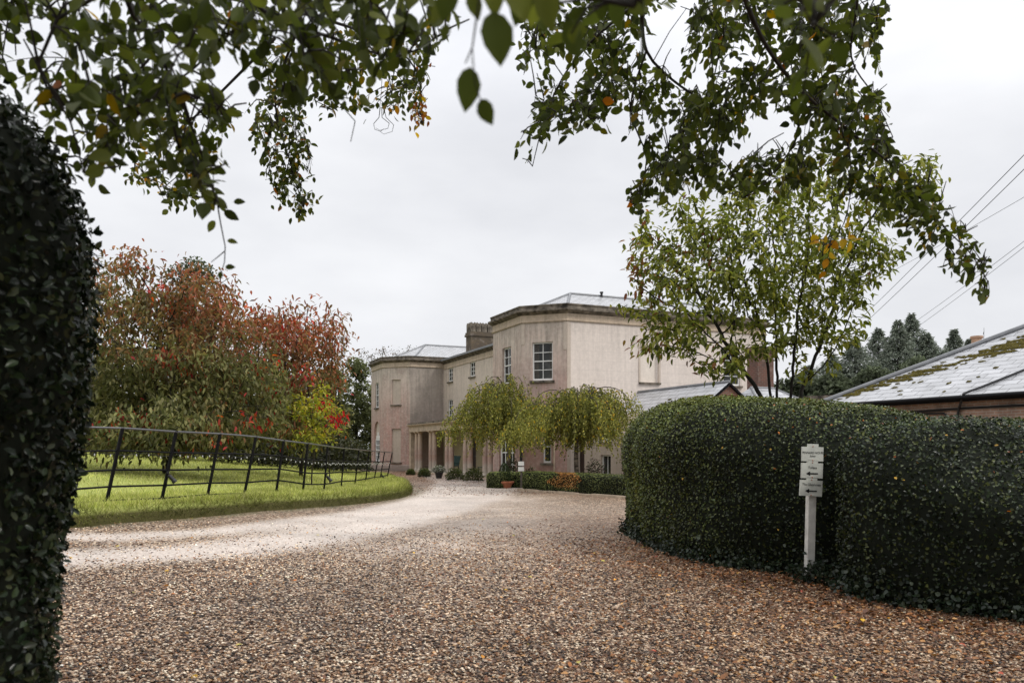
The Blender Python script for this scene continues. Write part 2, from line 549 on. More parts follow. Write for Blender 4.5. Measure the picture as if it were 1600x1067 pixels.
def smooth_poly(P, step):
    P = [Vector((*p, 0)) if len(p) == 2 else Vector(p) for p in P]
    out = []
    for i in range(len(P) - 1):
        p0 = P[max(i - 1, 0)]; p1 = P[i]; p2 = P[i + 1]; p3 = P[min(i + 2, len(P) - 1)]
        n = max(1, int((p2 - p1).length / step))
        for k in range(n):
            t = k / n
            out.append(.5 * ((2 * p1) + (p2 - p0) * t + (2 * p0 - 5 * p1 + 4 * p2 - p3) * t * t + (3 * p1 - p0 - 3 * p2 + p3) * t ** 3))
    out.append(P[-1])
    return out


edge = [(p.x, p.y) for p in smooth_poly(EDGE, .3)]
edge_np = np.array(edge)


def seg_dist(x, y, poly):
    """distance from points to a polyline"""
    d = np.full(x.shape, 1e9)
    for a, b in zip(poly[:-1], poly[1:]):
        ax, ay = a; bx, by = b
        vx, vy = bx - ax, by - ay
        L = max(vx * vx + vy * vy, 1e-9)
        t = np.clip(((x - ax) * vx + (y - ay) * vy) / L, 0, 1)
        d = np.minimum(d, np.hypot(x - ax - t * vx, y - ay - t * vy))
    return d


def inside(x, y, poly):
    c = np.zeros(x.shape, bool)
    n = len(poly)
    for i in range(n):
        x0, y0 = poly[i]; x1, y1 = poly[i - 1]
        if y0 == y1: continue
        cond = ((y0 > y) != (y1 > y)) & (x < (x1 - x0) * (y - y0) / (y1 - y0) + x0)
        c ^= cond
    return c


lawn_poly = edge + [(-45, 13.2)]
LEDGE = edge[::3]


def lawn_z(x, y):
    d = np.where(inside(x, y, lawn_poly), seg_dist(x, y, edge), 0)
    bank = np.clip(d / .38, 0, 1)
    bank = .30 * np.sqrt(np.maximum(bank * (2 - bank), 0)) * np.clip(1 - (y - 30) / 16, .25, 1)
    rise = .098 * np.clip(-6.2 - x, 0, 14) * np.clip(d / 4, 0, 1)
    base = zg_np(x, y)
    return base + bank + rise + .015 * np.sin(x * 2.1 + y) * np.clip(d, 0, 1)


big = MB()
big.poly([(-1500, -1200, -.35), (1500, -1200, -.35), (1500, 2500, -.35), (-1500, 2500, -.35)])
tag(big.build('ground', M['field']), kind='structure')

HEDGE = [(4.9, 7.2), (4.22, 7.85), (3.80, 8.45), (3.80, 9.1), (4.22, 9.72), (3.66, 10.02), (3.05, 10.5), (2.64, 11.3), (2.36, 12.6), (2.26, 14.2), (2.32, 15.4), (2.62, 16.5), (3.2, 16.7),
         (3.75, 15.8), (4.2, 14.3), (4.85, 12.8), (5.55, 11.3), (6.25, 9.8), (6.6, 8.2), (6.4, 7.0), (5.7, 6.6)]

# gravel sheet
gs = .2
xs = np.arange(-14, 20.01, gs); ys = np.arange(-9, 64.01, gs * 1.5)
X, Y = np.meshgrid(xs, ys)
Z = zg_np(X, Y)
ins = inside(X, Y, lawn_poly) & (seg_dist(X, Y, LEDGE) > .4)
Z = np.where(ins, -.3, Z)
trackA = [(-9, 10.2), (-6.2, 10.6), (-4.6, 11.9), (-3.7, 13.8), (-2.9, 17), (-2.2, 21), (-1.5, 26), (-1.2, 32), (-2, 40), (-4, 48)]
trackB = [(-9, 12.4), (-6.4, 12.9), (-5.2, 14.4), (-4.4, 16.8), (-3.6, 20), (-2.9, 24), (-2.6, 30), (-3.2, 38), (-5, 47)]
dA = seg_dist(X, Y, trackA); dB = seg_dist(X, Y, trackB)
mid = seg_dist(X, Y, [(-1.2, 13), (-.3, 20), (0, 27), (-1, 34)])
wob2 = wob(np.stack([X.ravel(), Y.ravel(), Y.ravel() * 0], 1), .9).reshape(X.shape)
TR = np.clip(1.25 - dA / (.75 + .02 * Y), 0, 1) + .9 * np.clip(1.2 - dB / .7, 0, 1) + .46 * np.clip(1 - mid / 4.5, 0, 1)
TR = np.clip(1.15 * TR + .18 * wob2 - .25 * np.clip((9.5 - Y) / 3, 0, 1), 0, 1)
dh = seg_dist(X, Y, HEDGE + HEDGE[:1])
LI = np.clip(1 - dh / 3.4, 0, 1) * .75 + np.clip((Y - 33) / 8, 0, 1) * .85 * np.clip((X + 9) / 2, 0, 1) + .22
LI += .22 * np.clip((9 - Y) / 4, 0, 1) + .3 * np.clip(1 - seg_dist(X, Y, [(.2, 30), (3.6, 25), (4.4, 22)]) / 1.6, 0, 1)
LI = np.clip(LI + .15 * wob2, 0, .95)
MO = np.clip(1 - (seg_dist(X, Y, LEDGE) - .05) / .55, 0, 1) * .8
nx, ny = X.shape[1], X.shape[0]
idx = np.arange(nx * ny).reshape(ny, nx)
quads = np.stack([idx[:-1, :-1], idx[:-1, 1:], idx[1:, 1:], idx[1:, :-1]], -1).reshape(-1, 4)
g = np_mesh('gravel_drive', np.stack([X.ravel(), Y.ravel(), Z.ravel()], 1), quads.ravel(), np.full(len(quads), 4), M['gravel'],
            np.stack([TR.ravel(), LI.ravel(), MO.ravel()], 1), smooth=True)
tag(g, kind='structure')

# lawn with its raised bank
pts2 = []
E3 = [Vector((*p, 0)) for p in edge]
for off in (0, .07, .15, .25, .38, .6, 1.0):
    for i in range(1, len(E3) - 1):
        t = (E3[i + 1] - E3[i - 1]).normalized()
        n_ = Vector((-t.y, t.x, 0))
        p = E3[i] + n_ * off
        pts2.append((p.x, p.y))
gx, gy = np.meshgrid(np.arange(-44, -3, .9), np.arange(13, 58, .9))
gx = gx.ravel() + rng.uniform(-.2, .2, gx.size); gy = gy.ravel() + rng.uniform(-.2, .2, gy.size)
k = inside(gx, gy, lawn_poly) & (seg_dist(gx, gy, LEDGE) > 1.3)
pts2 += list(zip(gx[k], gy[k]))
vv, _, ff, *_r = geometry.delaunay_2d_cdt([Vector(p) for p in pts2], [], [], 0, 1e-4)
va = np.array([(v.x, v.y) for v in vv])
la = np.concatenate([np.array(f) for f in ff]).reshape(-1, 3)
cen = va[la].mean(1)
keep = inside(cen[:, 0], cen[:, 1], lawn_poly)
la = la[keep]
vz = lawn_z(va[:, 0], va[:, 1])
on_edge = seg_dist(va[:, 0], va[:, 1], edge) < .02
vz = np.where(on_edge, vz - .03, vz)
tag(np_mesh('lawn', np.column_stack([va, vz]), la.ravel(), np.full(len(la), 3), M['lawn'], smooth=True), kind='structure')


def scatter_grass(name, n, xr, yr, maxd, hmin, hmax, w, pal, mind=0.0):
    x = rng.uniform(*xr, n * 4); y = rng.uniform(*yr, n * 4)
    d = seg_dist(x, y, LEDGE)
    k = inside(x, y, lawn_poly) & (d < maxd) & (d > mind)
    x, y, d = x[k][:n], y[k][:n], d[k][:n]
    z = lawn_z(x, y) - .01
    m = len(x)
    t = np.column_stack([rng.normal(0, .45, m), rng.normal(0, .45, m), np.ones(m)])
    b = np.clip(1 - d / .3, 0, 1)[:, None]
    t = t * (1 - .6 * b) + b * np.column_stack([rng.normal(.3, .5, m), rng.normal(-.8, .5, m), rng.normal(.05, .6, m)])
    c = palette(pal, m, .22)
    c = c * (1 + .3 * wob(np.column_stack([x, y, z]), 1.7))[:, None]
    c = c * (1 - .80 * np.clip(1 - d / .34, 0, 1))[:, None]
    h = rng.uniform(hmin, hmax, m) * (1 + .5 * np.exp(-((d - .22) / .16) ** 2)) * (1 + .35 * wob(np.column_stack([x, y, z]), 2.6, 3))
    return leaf_mesh(name, np.column_stack([x, y, z]), t, rand_unit(m) * [1, 1, .2], h, w, np.clip(c, 0.002, 1), T_BLADE, M['grass'])


GP = [(.28, .32, .085), (.37, .40, .115), (.45, .46, .16), (.52, .50, .22), (.21, .24, .055)]
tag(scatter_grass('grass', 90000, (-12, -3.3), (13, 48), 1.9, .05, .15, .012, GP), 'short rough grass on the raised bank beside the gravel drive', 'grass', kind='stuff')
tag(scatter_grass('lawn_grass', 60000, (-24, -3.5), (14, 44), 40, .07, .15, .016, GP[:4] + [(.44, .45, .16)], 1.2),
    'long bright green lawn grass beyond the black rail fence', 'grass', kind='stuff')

# pebbles standing proud of the drive in the foreground
OCT = (np.array([(1, 0, 0), (-1, 0, 0), (0, 1, 0), (0, -1, 0), (0, 0, 1), (0, 0, -1)], float),
       [(0, 2, 4), (2, 1, 4), (1, 3, 4), (3, 0, 4), (2, 0, 5), (1, 2, 5), (3, 1, 5), (0, 3, 5)])
n = 115000
py = 4.4 + 12.5 * rng.random(n) ** 1.6
px = rng.uniform(-.70, .70, n) * py
k = ~inside(px, py, HEDGE) & ~inside(px, py, lawn_poly)
trk = np.minimum(seg_dist(px, py, trackA), seg_dist(px, py, trackB) + .1)
k &= rng.random(n) < np.clip(trk / 1.1, .10, 1) * np.clip((16.5 - py) / 6, 0, 1)
px, py = px[k], py[k]; n = len(px)
ico = OCT[0]
s = np.column_stack([rng.uniform(.012, .026, n), rng.uniform(.009, .018, n), rng.uniform(.005, .010, n)]) * rng.uniform(.55, 1.2, (n, 1))
an = rng.uniform(0, 6.28, n); ca, sa = np.cos(an), np.sin(an)
vv = ico[None] * s[:, None, :] * (1 + rng.normal(0, .22, (n, 6, 1)))
tl = rng.normal(0, .35, (n, 1))
vx = vv[:, :, 0] * ca[:, None] - vv[:, :, 1] * sa[:, None]
vy = vv[:, :, 0] * sa[:, None] + vv[:, :, 1] * ca[:, None]
vz = vv[:, :, 2] + vx * tl
P = np.stack([vx + px[:, None], vy + py[:, None], vz + zg_np(px, py)[:, None] + .006], -1).reshape(-1, 3)
lf = np.concatenate([np.array(f) for f in OCT[1]])
SP = [(.020, .012, .008), (.032, .018, .011), (.055, .03, .018), (.10, .052, .03), (.22, .125, .075), (.38, .25, .165), (.56, .42, .30), (.70, .57, .45), (.82, .73, .62), (.28, .155, .085)]
pc = palette(SP, n, .2)
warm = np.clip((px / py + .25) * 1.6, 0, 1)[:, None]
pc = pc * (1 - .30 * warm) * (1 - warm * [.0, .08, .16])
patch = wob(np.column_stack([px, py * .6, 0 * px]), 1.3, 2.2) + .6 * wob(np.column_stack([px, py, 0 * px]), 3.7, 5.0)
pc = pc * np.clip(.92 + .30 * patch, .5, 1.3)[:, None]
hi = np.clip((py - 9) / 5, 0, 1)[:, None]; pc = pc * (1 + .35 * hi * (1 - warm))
near = np.clip((8.0 - py) / 3.5, 0, 1)[:, None]; pc = pc * (1 - .22 * near) * [1.03, .98, .89]  # nearest stones darkened: shade of the overhead canopy put into their colour
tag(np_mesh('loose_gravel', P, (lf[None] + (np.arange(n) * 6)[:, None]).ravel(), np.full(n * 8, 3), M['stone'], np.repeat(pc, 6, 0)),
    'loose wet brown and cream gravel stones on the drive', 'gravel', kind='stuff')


def fallen(n, fx, pal, L=(.035, .07)):
    x, y = fx(n)
    n = len(x)
    z = zg_np(x, y) + rng.uniform(.006, .02, n)
    t = np.column_stack([rng.normal(size=n), rng.normal(size=n), rng.normal(0, .22, n)])
    nn = np.column_stack([rng.normal(0, .3, n), rng.normal(0, .3, n), np.ones(n)])
    l = rng.uniform(*L, n)
    return np.column_stack([x, y, z]), t, nn, l, palette(pal, n, .25)


BROWN = [(.10, .045, .02), (.16, .07, .028), (.07, .035, .02), (.22, .10, .04), (.13, .06, .035)]
ORANGE = [(.42, .13, .02), (.55, .24, .03), (.60, .36, .04), (.30, .06, .03), (.5, .42, .10)]


def area_near(n):
    y = 4.6 + 16 * rng.random(n) ** 1.3; x = rng.uniform(-.7, .7, n) * y
    k = ~inside(x, y, HEDGE) & ~inside(x, y, lawn_poly); return x[k], y[k]


def area_hedge(n):
    i = rng.integers(0, 9, n); a = np.array(HEDGE)[i]; b = np.array(HEDGE)[i + 1]; t = rng.random((n, 1))
    p = a + (b - a) * t; p[:, 0] -= np.abs(rng.normal(0, .9, n)); p[:, 1] -= np.abs(rng.normal(0, .5, n)); return p[:, 0], p[:, 1]


def area_house(n):
    u = rng.uniform(-1, 0, n) * 8 - .6; v = rng.uniform(-6, 25, n)
    return 2.4 + .914 * u - .405 * v, 34.7 + .405 * u + .914 * v


def area_right(n):
    y = 4.6 + 12 * rng.random(n) ** 1.3; x = (-.15 + .85 * rng.random(n) ** .7) * y
    k = ~inside(x, y, HEDGE) & ~inside(x, y, lawn_poly); return x[k], y[k]


GOLD = [(.32, .16, .055), (.38, .20, .075), (.25, .10, .033), (.18, .07, .022), (.45, .26, .11)]
parts = [fallen(5200, area_near, BROWN + GOLD, (.022, .045)), fallen(7000, area_right, BROWN + GOLD, (.034, .062)), fallen(170, area_near, ORANGE, (.04, .07)), fallen(3600, area_hedge, BROWN + [(.30, .13, .05)]), fallen(40, area_hedge, ORANGE),
         fallen(5000, area_house, BROWN + [(.26, .12, .05)], (.045, .075))]
A = [np.concatenate([p[i] for p in parts]) for i in range(5)]
k = ~inside(A[0][:, 0], A[0][:, 1], lawn_poly)
A = [a[k] for a in A]
tag(leaf_mesh('fallen_leaves', A[0], A[1], A[2], A[3], A[3] * .62, A[4], T_LEAF, M['litter']), 'brown and orange autumn leaves strewn over the gravel drive', 'fallen leaves', kind='stuff')

# ------------------------------------------------------------------ the house
HR = math.atan2(.405, .914)
house = empty('country_house', (2.4, 34.7, 0), HR, label='long two storey pink stucco country house with canted bays and a colonnade', cat='house')
HH = 7.36             # top of the stucco; cornice above


class Panel:
    def __init__(s, A, B):
        s.A = Vector((A[0], A[1], 0)); s.B = Vector((B[0], B[1], 0))
        s.t = (s.B - s.A).normalized(); s.L = (s.B - s.A).length
        s.n = Vector((s.t.y, -s.t.x, 0))          # outward = right of travel

    def p(s, a, z, d=0.0):
        q = s.A + s.t * a + s.n * d
        return Vector((q.x, q.y, z))

    def mat(s):
        m = Matrix.Identity(4)
        m.col[0][:3] = s.t; m.col[1][:3] = s.n; m.col[2][:3] = (0, 0, 1); m.col[3][:3] = s.A
        return m

    def box(s, mb, a0, a1, z0, z1, d0, d1):
        mb.box(a0, a1, d0, d1, z0, z1, s.mat())

    def wall(s, mb, z0, z1, holes=(), depth=.14):
        as_ = sorted({0, s.L, *[h[0] for h in holes], *[h[1] for h in holes]})
        zs = sorted({z0, z1, *[h[2] for h in holes], *[h[3] for h in holes]})
        for i in range(len(as_) - 1):
            for j in range(len(zs) - 1):
                am = (as_[i] + as_[i + 1]) / 2; zm = (zs[j] + zs[j + 1]) / 2
                if any(h[0] < am < h[1] and h[2] < zm < h[3] for h in holes): continue
                mb.poly([s.p(as_[i], zs[j]), s.p(as_[i + 1], zs[j]), s.p(as_[i + 1], zs[j + 1]), s.p(as_[i], zs[j + 1])])
        for a0, a1, za, zb in [h[:4] for h in holes]:
            for q in (((a0, za), (a1, za)), ((a1, za), (a1, zb)), ((a1, zb), (a0, zb)), ((a0, zb), (a0, za))):
                (x0, y0), (x1, y1) = q
                mb.poly([s.p(x0, y0), s.p(x1, y1), s.p(x1, y1, -depth), s.p(x0, y0, -depth)])


def sash(P, hole, nx, nz, depth=.14, sill=True, meet=True, parent=house, fw=.06, bw=.028, name='sash_window', mat='white', sillmat='dark_stone'):
    a0, a1, z0, z1 = hole
    m = MB()
    d0, d1 = -depth + .005, -depth + .065
    P.box(m, a0, a0 + fw, z0, z1, d0, d1); P.box(m, a1 - fw, a1, z0, z1, d0, d1)
    P.box(m, a0 + fw, a1 - fw, z1 - fw, z1, d0, d1); P.box(m, a0 + fw, a1 - fw, z0, z0 + fw * 1.5, d0, d1)
    for i in range(1, nx):
        x = a0 + fw + (a1 - a0 - 2 * fw) * i / nx
        P.box(m, x - bw / 2, x + bw / 2, z0 + fw * 1.5, z1 - fw, d0 + .012, d1 - .012)
    for j in range(1, nz):
        z = z0 + fw * 1.5 + (z1 - z0 - 2.5 * fw) * j / nz
        w = bw * (1.7 if (meet and j == nz // 2) else 1)
        P.box(m, a0 + fw, a1 - fw, z - w / 2, z + w / 2, d0 + .010, d1 - .014 + (.012 if meet and j == nz // 2 else 0))
    w = m.build(name, M[mat], parent)
    g = MB()
    g.poly([P.p(a0, z0, d0 + .018), P.p(a1, z0, d0 + .018), P.p(a1, z1, d0 + .018), P.p(a0, z1, d0 + .018)])
    g.build('pane', M['glass'], w)
    if sill:
        s_ = MB(); P.box(s_, a0 - .09, a1 + .09, z0 - .10, z0 - .004, -depth, .10); s_.build('sill', M[sillmat], w)
    return w


def blind(P, hole, depth=.10, parent=house, mat='st_blind'):
    a0, a1, z0, z1 = hole
    m = MB(); m.poly([P.p(a0, z0, -depth), P.p(a1, z0, -depth), P.p(a1, z1, -depth), P.p(a0, z1, -depth)])
    o = m.build('blind_window', M[mat], parent)
    s_ = MB(); P.box(s_, a0 - .08, a1 + .08, z0 - .09, z0 - .004, -depth, .09); s_.build('sill', M['dark_stone'], o)
    return o


# right block: side wall, canted face, front face, canted return
RB = [(-.2, 6.5), (-1.5, 4.8), (-1.5, 1.5), (0, 0), (11, 0), (11, 6.5)]
LB = [(-.4, 28.8), (-1.9, 27.3), (-1.9, 24.0), (-.4, 22.5), (11, 22.5), (11, 28.8)]
pan = {}
for nm, poly in (('R', RB), ('L', LB)):
    for i, q in enumerate(('ret', 'front', 'cant', 'side', 'back')):
        pan[nm + q] = Panel(poly[i], poly[i + 1])
w = MB(); P = pan['Rside']
hs = (3.75, 4.75, 4.60, 6.25); hs2 = (8.45, 9.45, 4.60, 6.25)
P.wall(w, -.3, HH + .12, [hs, hs2]); pan['Rback'].wall(w, -.3, HH + .12)
w.build('wall', M['st_side'], house); blind(P, hs, .15, mat='st_pale')
m = MB()
for (a0, a1, z0, z1) in ((hs[0] - .09, hs[0] - .002, hs[2], hs[3] + .09), (hs[1] + .002, hs[1] + .09, hs[2], hs[3] + .09), (hs[0] - .002, hs[1] + .002, hs[3] + .002, hs[3] + .09)): P.box(m, a0, a1, z0, z1, -.03, .022)
m.build('architrave', M['st_blind'], house); sash(P, hs2, 2, 4)
w = MB(); P = pan['Rcant']
c = P.L / 2
hw = (c - .08 - .48, c - .08 + .48, 4.58, 6.27); hg = (c - .05, c + .33, .95, 2.35)
P.wall(w, -.3, HH + .12, [hw, hg], .16); wn = sash(P, hw, 2, 4, .16)
M['curtain'] = simple('net_curtain', (.085, .078, .068), .9, .1, var=.5, scale=14)
for a0, a1 in ((hw[0] + .10, hw[0] + .30), (hw[1] - .17, hw[1] - .06)):
    m = MB()
    for q in range(6): P.box(m, a0 + (a1 - a0) * q / 6, a0 + (a1 - a0) * (q + .7) / 6, hw[2] + .1, hw[3] - .06, -.140, -.134)
    m.build('curtain', M['curtain'], wn)
sash(P, hg, 1, 2, .16)
P = pan['Rfront']
hf = (P.L / 2 - .5, P.L / 2 + .5, 4.58, 6.27); hd = (.75, 2.55, .12, 2.62)
P.wall(w, -.3, HH + .12, [hf, hd], .16)
pan['Rret'].wall(w, -.3, HH + .12)
w.build('wall', M['st_bay'], house)
sash(P, hf, 2, 4, .16)
# french window on the front of the near bay
fd = sash(P, hd, 4, 4, .16, sill=False, meet=False, fw=.10, bw=.05, name='french_window')
m = MB(); P.box(m, 1.59, 1.71, .14, 2.58, -.14, -.07); m.build('centre_stile', M['white'], fd)
m = MB(); P.box(m, .55, 2.75, 0.0, .115, -.02, .35); m.build('doorstep', M['pale_stone'], house)

# far block
w = MB(); pan['Lside'].wall(w, -.3, HH + .12); pan['Lback'].wall(w, -.3, HH + .12); pan['Lret'].wall(w, -.3, HH + .12)
w.build('wall', M['st_grey'], house)
w = MB(); P = pan['Lcant']
c = P.L / 2
bu = (c - .36, c + .36, 4.63, 6.37); bl = (c - .36, c + .36, .62, 2.95)
P.wall(w, -.3, HH + .12, [bu, bl], .10)
Pf = pan['Lfront']
lu = (Pf.L / 2 - .5, Pf.L / 2 + .5, 4.5, 6.3)
# arched recess with a pointed window
ac = Pf.L / 2; ar = .78; az = 2.75
la_ = (ac - ar, ac + ar, .55, az + ar)
Pf.wall(w, -.3, HH + .12, [lu, la_], .14)
N = 14
for sgn in (-1, 1):
    arc = [(ac + sgn * ar * math.cos(math.pi / 2 * i / N), az + ar * math.sin(math.pi / 2 * i / N)) for i in range(N + 1)]
    for i in range(N):
        (x0, y0), (x1, y1) = arc[i], arc[i + 1]
        q = [Pf.p(x0, y0), Pf.p(x1, y1), Pf.p(x1, az + ar), Pf.p(x0, az + ar)]
        w.poly(q if sgn < 0 else q[::-1])
        w.poly([Pf.p(x0, y0), Pf.p(x0, y0, -.13), Pf.p(x1, y1, -.13), Pf.p(x1, y1)])
w.build('wall', M['st_bay'], house)
blind(P, bu); blind(P, bl)
sash(Pf, lu, 2, 4)
m = MB(); m.poly([Pf.p(la_[0], la_[2], -.139), Pf.p(la_[1], la_[2], -.139), Pf.p(la_[1], la_[3], -.139), Pf.p(la_[0], la_[3], -.139)])
m.build('arched_recess', M['st_blind'], house)
gw = (ac - .58, ac + .58, .62, 2.25)
go = sash(Pf, gw, 3, 4, .13, meet=False, name='gothic_window', fw=.08, bw=.045)
m = MB()
for i in range(3):
    x0 = gw[0] + .05 + (gw[1] - gw[0] - .1) * i / 3; x1 = gw[0] + .05 + (gw[1] - gw[0] - .1) * (i + 1) / 3
    hgt = .55 if i == 1 else .28
    xm = (x0 + x1) / 2
    m.tube([Pf.p(x0, 2.2, -.09), Pf.p(x0 + .08, 2.2 + hgt * .55, -.09), Pf.p(xm, 2.2 + hgt, -.09)], .035, 5)
    m.tube([Pf.p(x1, 2.2, -.09), Pf.p(x1 - .08, 2.2 + hgt * .55, -.09), Pf.p(xm, 2.2 + hgt, -.09)], .035, 5)
m.build('tracery', M['white'], go)

# middle block behind the colonnade
P = Panel((2.06, 22.5), (2.06, 6.3))
def ms(v): return 22.5 - v
w = MB()
ups = [(ms(v) - .46, ms(v) + .46, 6.17, 7.1) for v in (21.0, 16.8, 12.6, 8.6)]
mids = [(ms(v) - .46, ms(v) + .46, 3.49, 4.94) for v in (21.0, 16.8, 12.6, 8.6)]
P.wall(w, 2.9, HH + .1, ups + mids, .12)
w.build('wall', M['st_mid'], house)
for h in ups: sash(P, h, 2, 3, .12, meet=False)
for h in mids: sash(P, h, 2, 4, .12)
w = MB()
dh_ = (ms(16.75) - .55, ms(16.75) + .55, .06, 2.35); gh = (ms(9.9) - .5, ms(9.9) + .5, .8, 2.3)
P.wall(w, -.3, 2.899, [dh_, gh], .15)
w.build('wall', M['yellow_wall'], house)
sash(P, gh, 2, 4, .15)
m = MB(); P.box(m, dh_[0], dh_[1], dh_[2], dh_[3], -.15, -.09)
for a in (.1, .6):
    for z0, z1 in ((.25, 1.0), (1.15, 2.15)):
        P.box(m, dh_[0] + a, dh_[0] + a + .4, z0, z1, -.095, -.075)
dr = m.build('door', M['door'], house)
m = MB(); m.lathe([(.02, -.06), (.035, -.02), (.035, .02), (.01, .05)], 10, P.mat() @ Matrix.Translation((dh_[0] + .95, -.03, 1.1)) @ Matrix.Rotation(R(-90), 4, 'X')); m.build('door_knob', M['lead'], dr)

# cornice, parapet, fascia
for poly, dz in ((RB, 0), (LB, .08)):
    h0 = HH + dz
    m = MB(); m.sweep(poly, [(.0, h0 - .22), (.05, h0 - .22), (.07, h0 - .18), (.02, h0 - .15), (.02, h0 + .12), (0, h0 + .12)], cap=True)
    m.build('string_course', M['cornice_band'], house)
    m = MB(); m.sweep(poly, [(-.25, h0 + .122), (.03, h0 + .122), (.09, h0 + .16), (.20, h0 + .22), (.24, h0 + .25), (.24, h0 + .32), (.12, h0 + .35), (.11, h0 + .47), (.14, h0 + .48), (.14, h0 + .54), (-.25, h0 + .54)])
    m.build('cornice', M['dark_stone'], house)
m = MB(); m.sweep([(2.06, 22.7), (2.06, 6.2)], [(-.2, HH + .1), (.03, HH + .1), (.06, HH + .16), (.22, HH + .25), (.24, HH + .34), (-.2, HH + .34)])
m.build('cornice', M['dark_stone'], house)
m = MB(); m.sweep([(2.06, 22.4), (2.06, 6.3)], [(0, HH - .25), (.045, HH - .25), (.05, HH - .2), (.02, HH - .17), (.02, HH + .098), (0, HH + .098)])
m.build('string_course', M['cornice_band'], house)
# corner strips of dressed stone
m = MB()
for (u, v) in ((0, 0), (-1.5, 1.5), (-1.5, 4.8)):
    pass
Pc = pan['Rcant']; Pc.box(m, Pc.L - .16, Pc.L + .0, 5.9, HH - .24, -.05, .022)
Pc.box(m, 0, .15, 6.2, HH - .24, -.05, .02)
Pr = pan['Rside']; Pr.box(m, -.0, .17, -.1, HH - .24, -.05, .018)
m.build('quoin_strip', M['st_blind'], house)
# plinth
for q in (RB, LB):
    m = MB(); m.sweep(q, [(0, -.3), (.06, -.3), (.06, .38), (0, .44)]); m.build('plinth', M['st_grey'], house)


def hip(E, A, B, ze, zr, name='roof', mat='slate'):
    """E: six eave points as in RB order, A-B the ridge"""
    e = [Vector((*p, ze)) for p in E]; a = Vector((*A, zr)); b = Vector((*B, zr))
    m = MB()
    m.slope([e[0], e[1], a]); m.slope([e[1], e[2], a]); m.slope([e[2], e[3], a])
    m.slope([e[3], e[4], b, a]); m.slope([e[4], e[5], b]); m.slope([e[5], e[0], a, b])
    o = m.build(name, M[mat], house)
    r = MB()
    for p in e[:4]: r.tube([p, a], .07, 6)
    r.tube([a, b], .08, 6); r.tube([e[4], b], .07, 6); r.tube([e[5], b], .07, 6)
    r.build('ridge_roll', M['lead'], o)
    return o


rr = hip([(.1, 6.2), (-1.2, 4.65), (-1.2, 1.65), (.15, .3), (10.8, .3), (10.8, 6.2)], (1.9, 3.3), (8.9, 3.3), HH + .36, 9.05)
m = MB(); m.lathe([(.06, 8.95), (.06, 9.2), (.09, 9.2), (.09, 9.26)], 8, None, 3.6, 3.2); m.build('vent_pipe', M['black'], rr)
hip([(-.1, 28.5), (-1.6, 27.15), (-1.6, 24.15), (-.1, 22.8), (10.8, 22.8), (10.8, 28.5)], (1.7, 25.6), (8.9, 25.6), HH + .42, 9.2)
m = MB(); m.slope([(1.85, 22.7, HH + .33), (1.85, 6.2, HH + .33), (6.5, 6.2, 9.1), (6.5, 22.7, 9.1)]); m.slope([(11, 22.7, HH + .33), (11, 6.2, HH + .33), (6.5, 6.2, 9.1), (6.5, 22.7, 9.1)])
mr = m.build('roof', M['slate'], house)
m = MB(); m.box(1.75, 1.86, 6.3, 22.6, HH + .3, HH + .42); m.build('gutter', M['lead'], house)
for v in (8.5, 10.2, 11.9, 13.6, 15.3, 17.0, 18.2):
    m = MB(); m.tube([(1.95, v, HH + .37), (2.6, v, HH + .62)], .03, 5); m.build('lead_roll', M['lead'], mr)
# chimney with castellated pots
ch = MB(); ch.box(2.8, 5.2, 19.0, 19.95, 7.6, 9.12); ch.box(2.72, 5.28, 18.92, 20.03, 9.12, 9.26); ch.box(2.76, 5.24, 18.96, 19.99, 9.26, 9.40)
cho = ch.build('chimney', M['brick_yellow'], house)
pot = MB(); pot.box(-.17, .17, -.17, .17, 0, .52)
for i in range(4):
    Mx = Matrix.Rotation(R(90 * i), 4, 'Z')
    for q in (-.10, .10):
        pot.hull([Mx @ Vector(p) for p in ((q - .07, -.17, .52), (q + .07, -.17, .52), (q + .07, -.12, .52), (q - .07, -.12, .52), (q, -.15, .66))], [(0, 1, 4), (1, 2, 4), (2, 3, 4), (3, 0, 4)])
pm = pot.mesh('chimney_pot', M['dark_stone'])
for r_ in range(2):
    for i in range(6):
        o = bpy.data.objects.new('chimney_pot', pm); link(o, cho); o.location = (2.98 + .41 * i, 19.22 + .5 * r_, 9.40)

# colonnade
ent = MB(); ent.box(-.52, -.08, 6.62, 22.30, 2.70, 3.02)
eo = ent.build('entablature', M['pale_stone'], house)
m = MB(); m.sweep([(-.52, 22.30), (-.52, 6.62)], [(-.3, 3.02), (.03, 3.02), (.07, 3.08), (.16, 3.13), (.17, 3.18), (-.3, 3.18)]); m.build('cornice', M['pale_stone'], eo)
m = MB(); m.box(-.60, 2.055, 6.62, 22.35, 3.182, 3.30); m.build('portico_roof', M['dark_stone'], house)
m = MB(); m.box(-.08, 2.05, 6.62, 22.30, 2.78, 2.86); m.build('portico_ceiling', M['yellow_wall'], house)
m = MB(); m.box(-.75, 2.05, 6.6, 22.4, -.2, .06); m.build('portico_floor', M['pale_stone'], house)
cm = MB()
cm.box(-.19, .19, -.19, .19, .0, .09)
cm.lathe([(.185, .09), (.19, .13), (.165, .17), (.158, .2), (.160, .7), (.156, 1.4), (.145, 2.0), (.135, 2.38), (.15, 2.40), (.15, 2.43), (.137, 2.45), (.14, 2.52), (.19, 2.57), (.19, 2.585)], 20)
cm.box(-.2, .2, -.2, .2, 2.585, 2.645)
cme = cm.mesh('column', M['column'])
for v in (20.75, 17.7, 14.55, 11.4, 8.4):
    for dv in (-.36, .36):
        o = bpy.data.objects.new('column', cme); link(o, house); o.location = (-.3, v + dv, .058)
m = MB(); m.box(-.45, -.12, 22.08, 22.44, .058, 2.69); m.build('pilaster', M['pale_stone'], house)
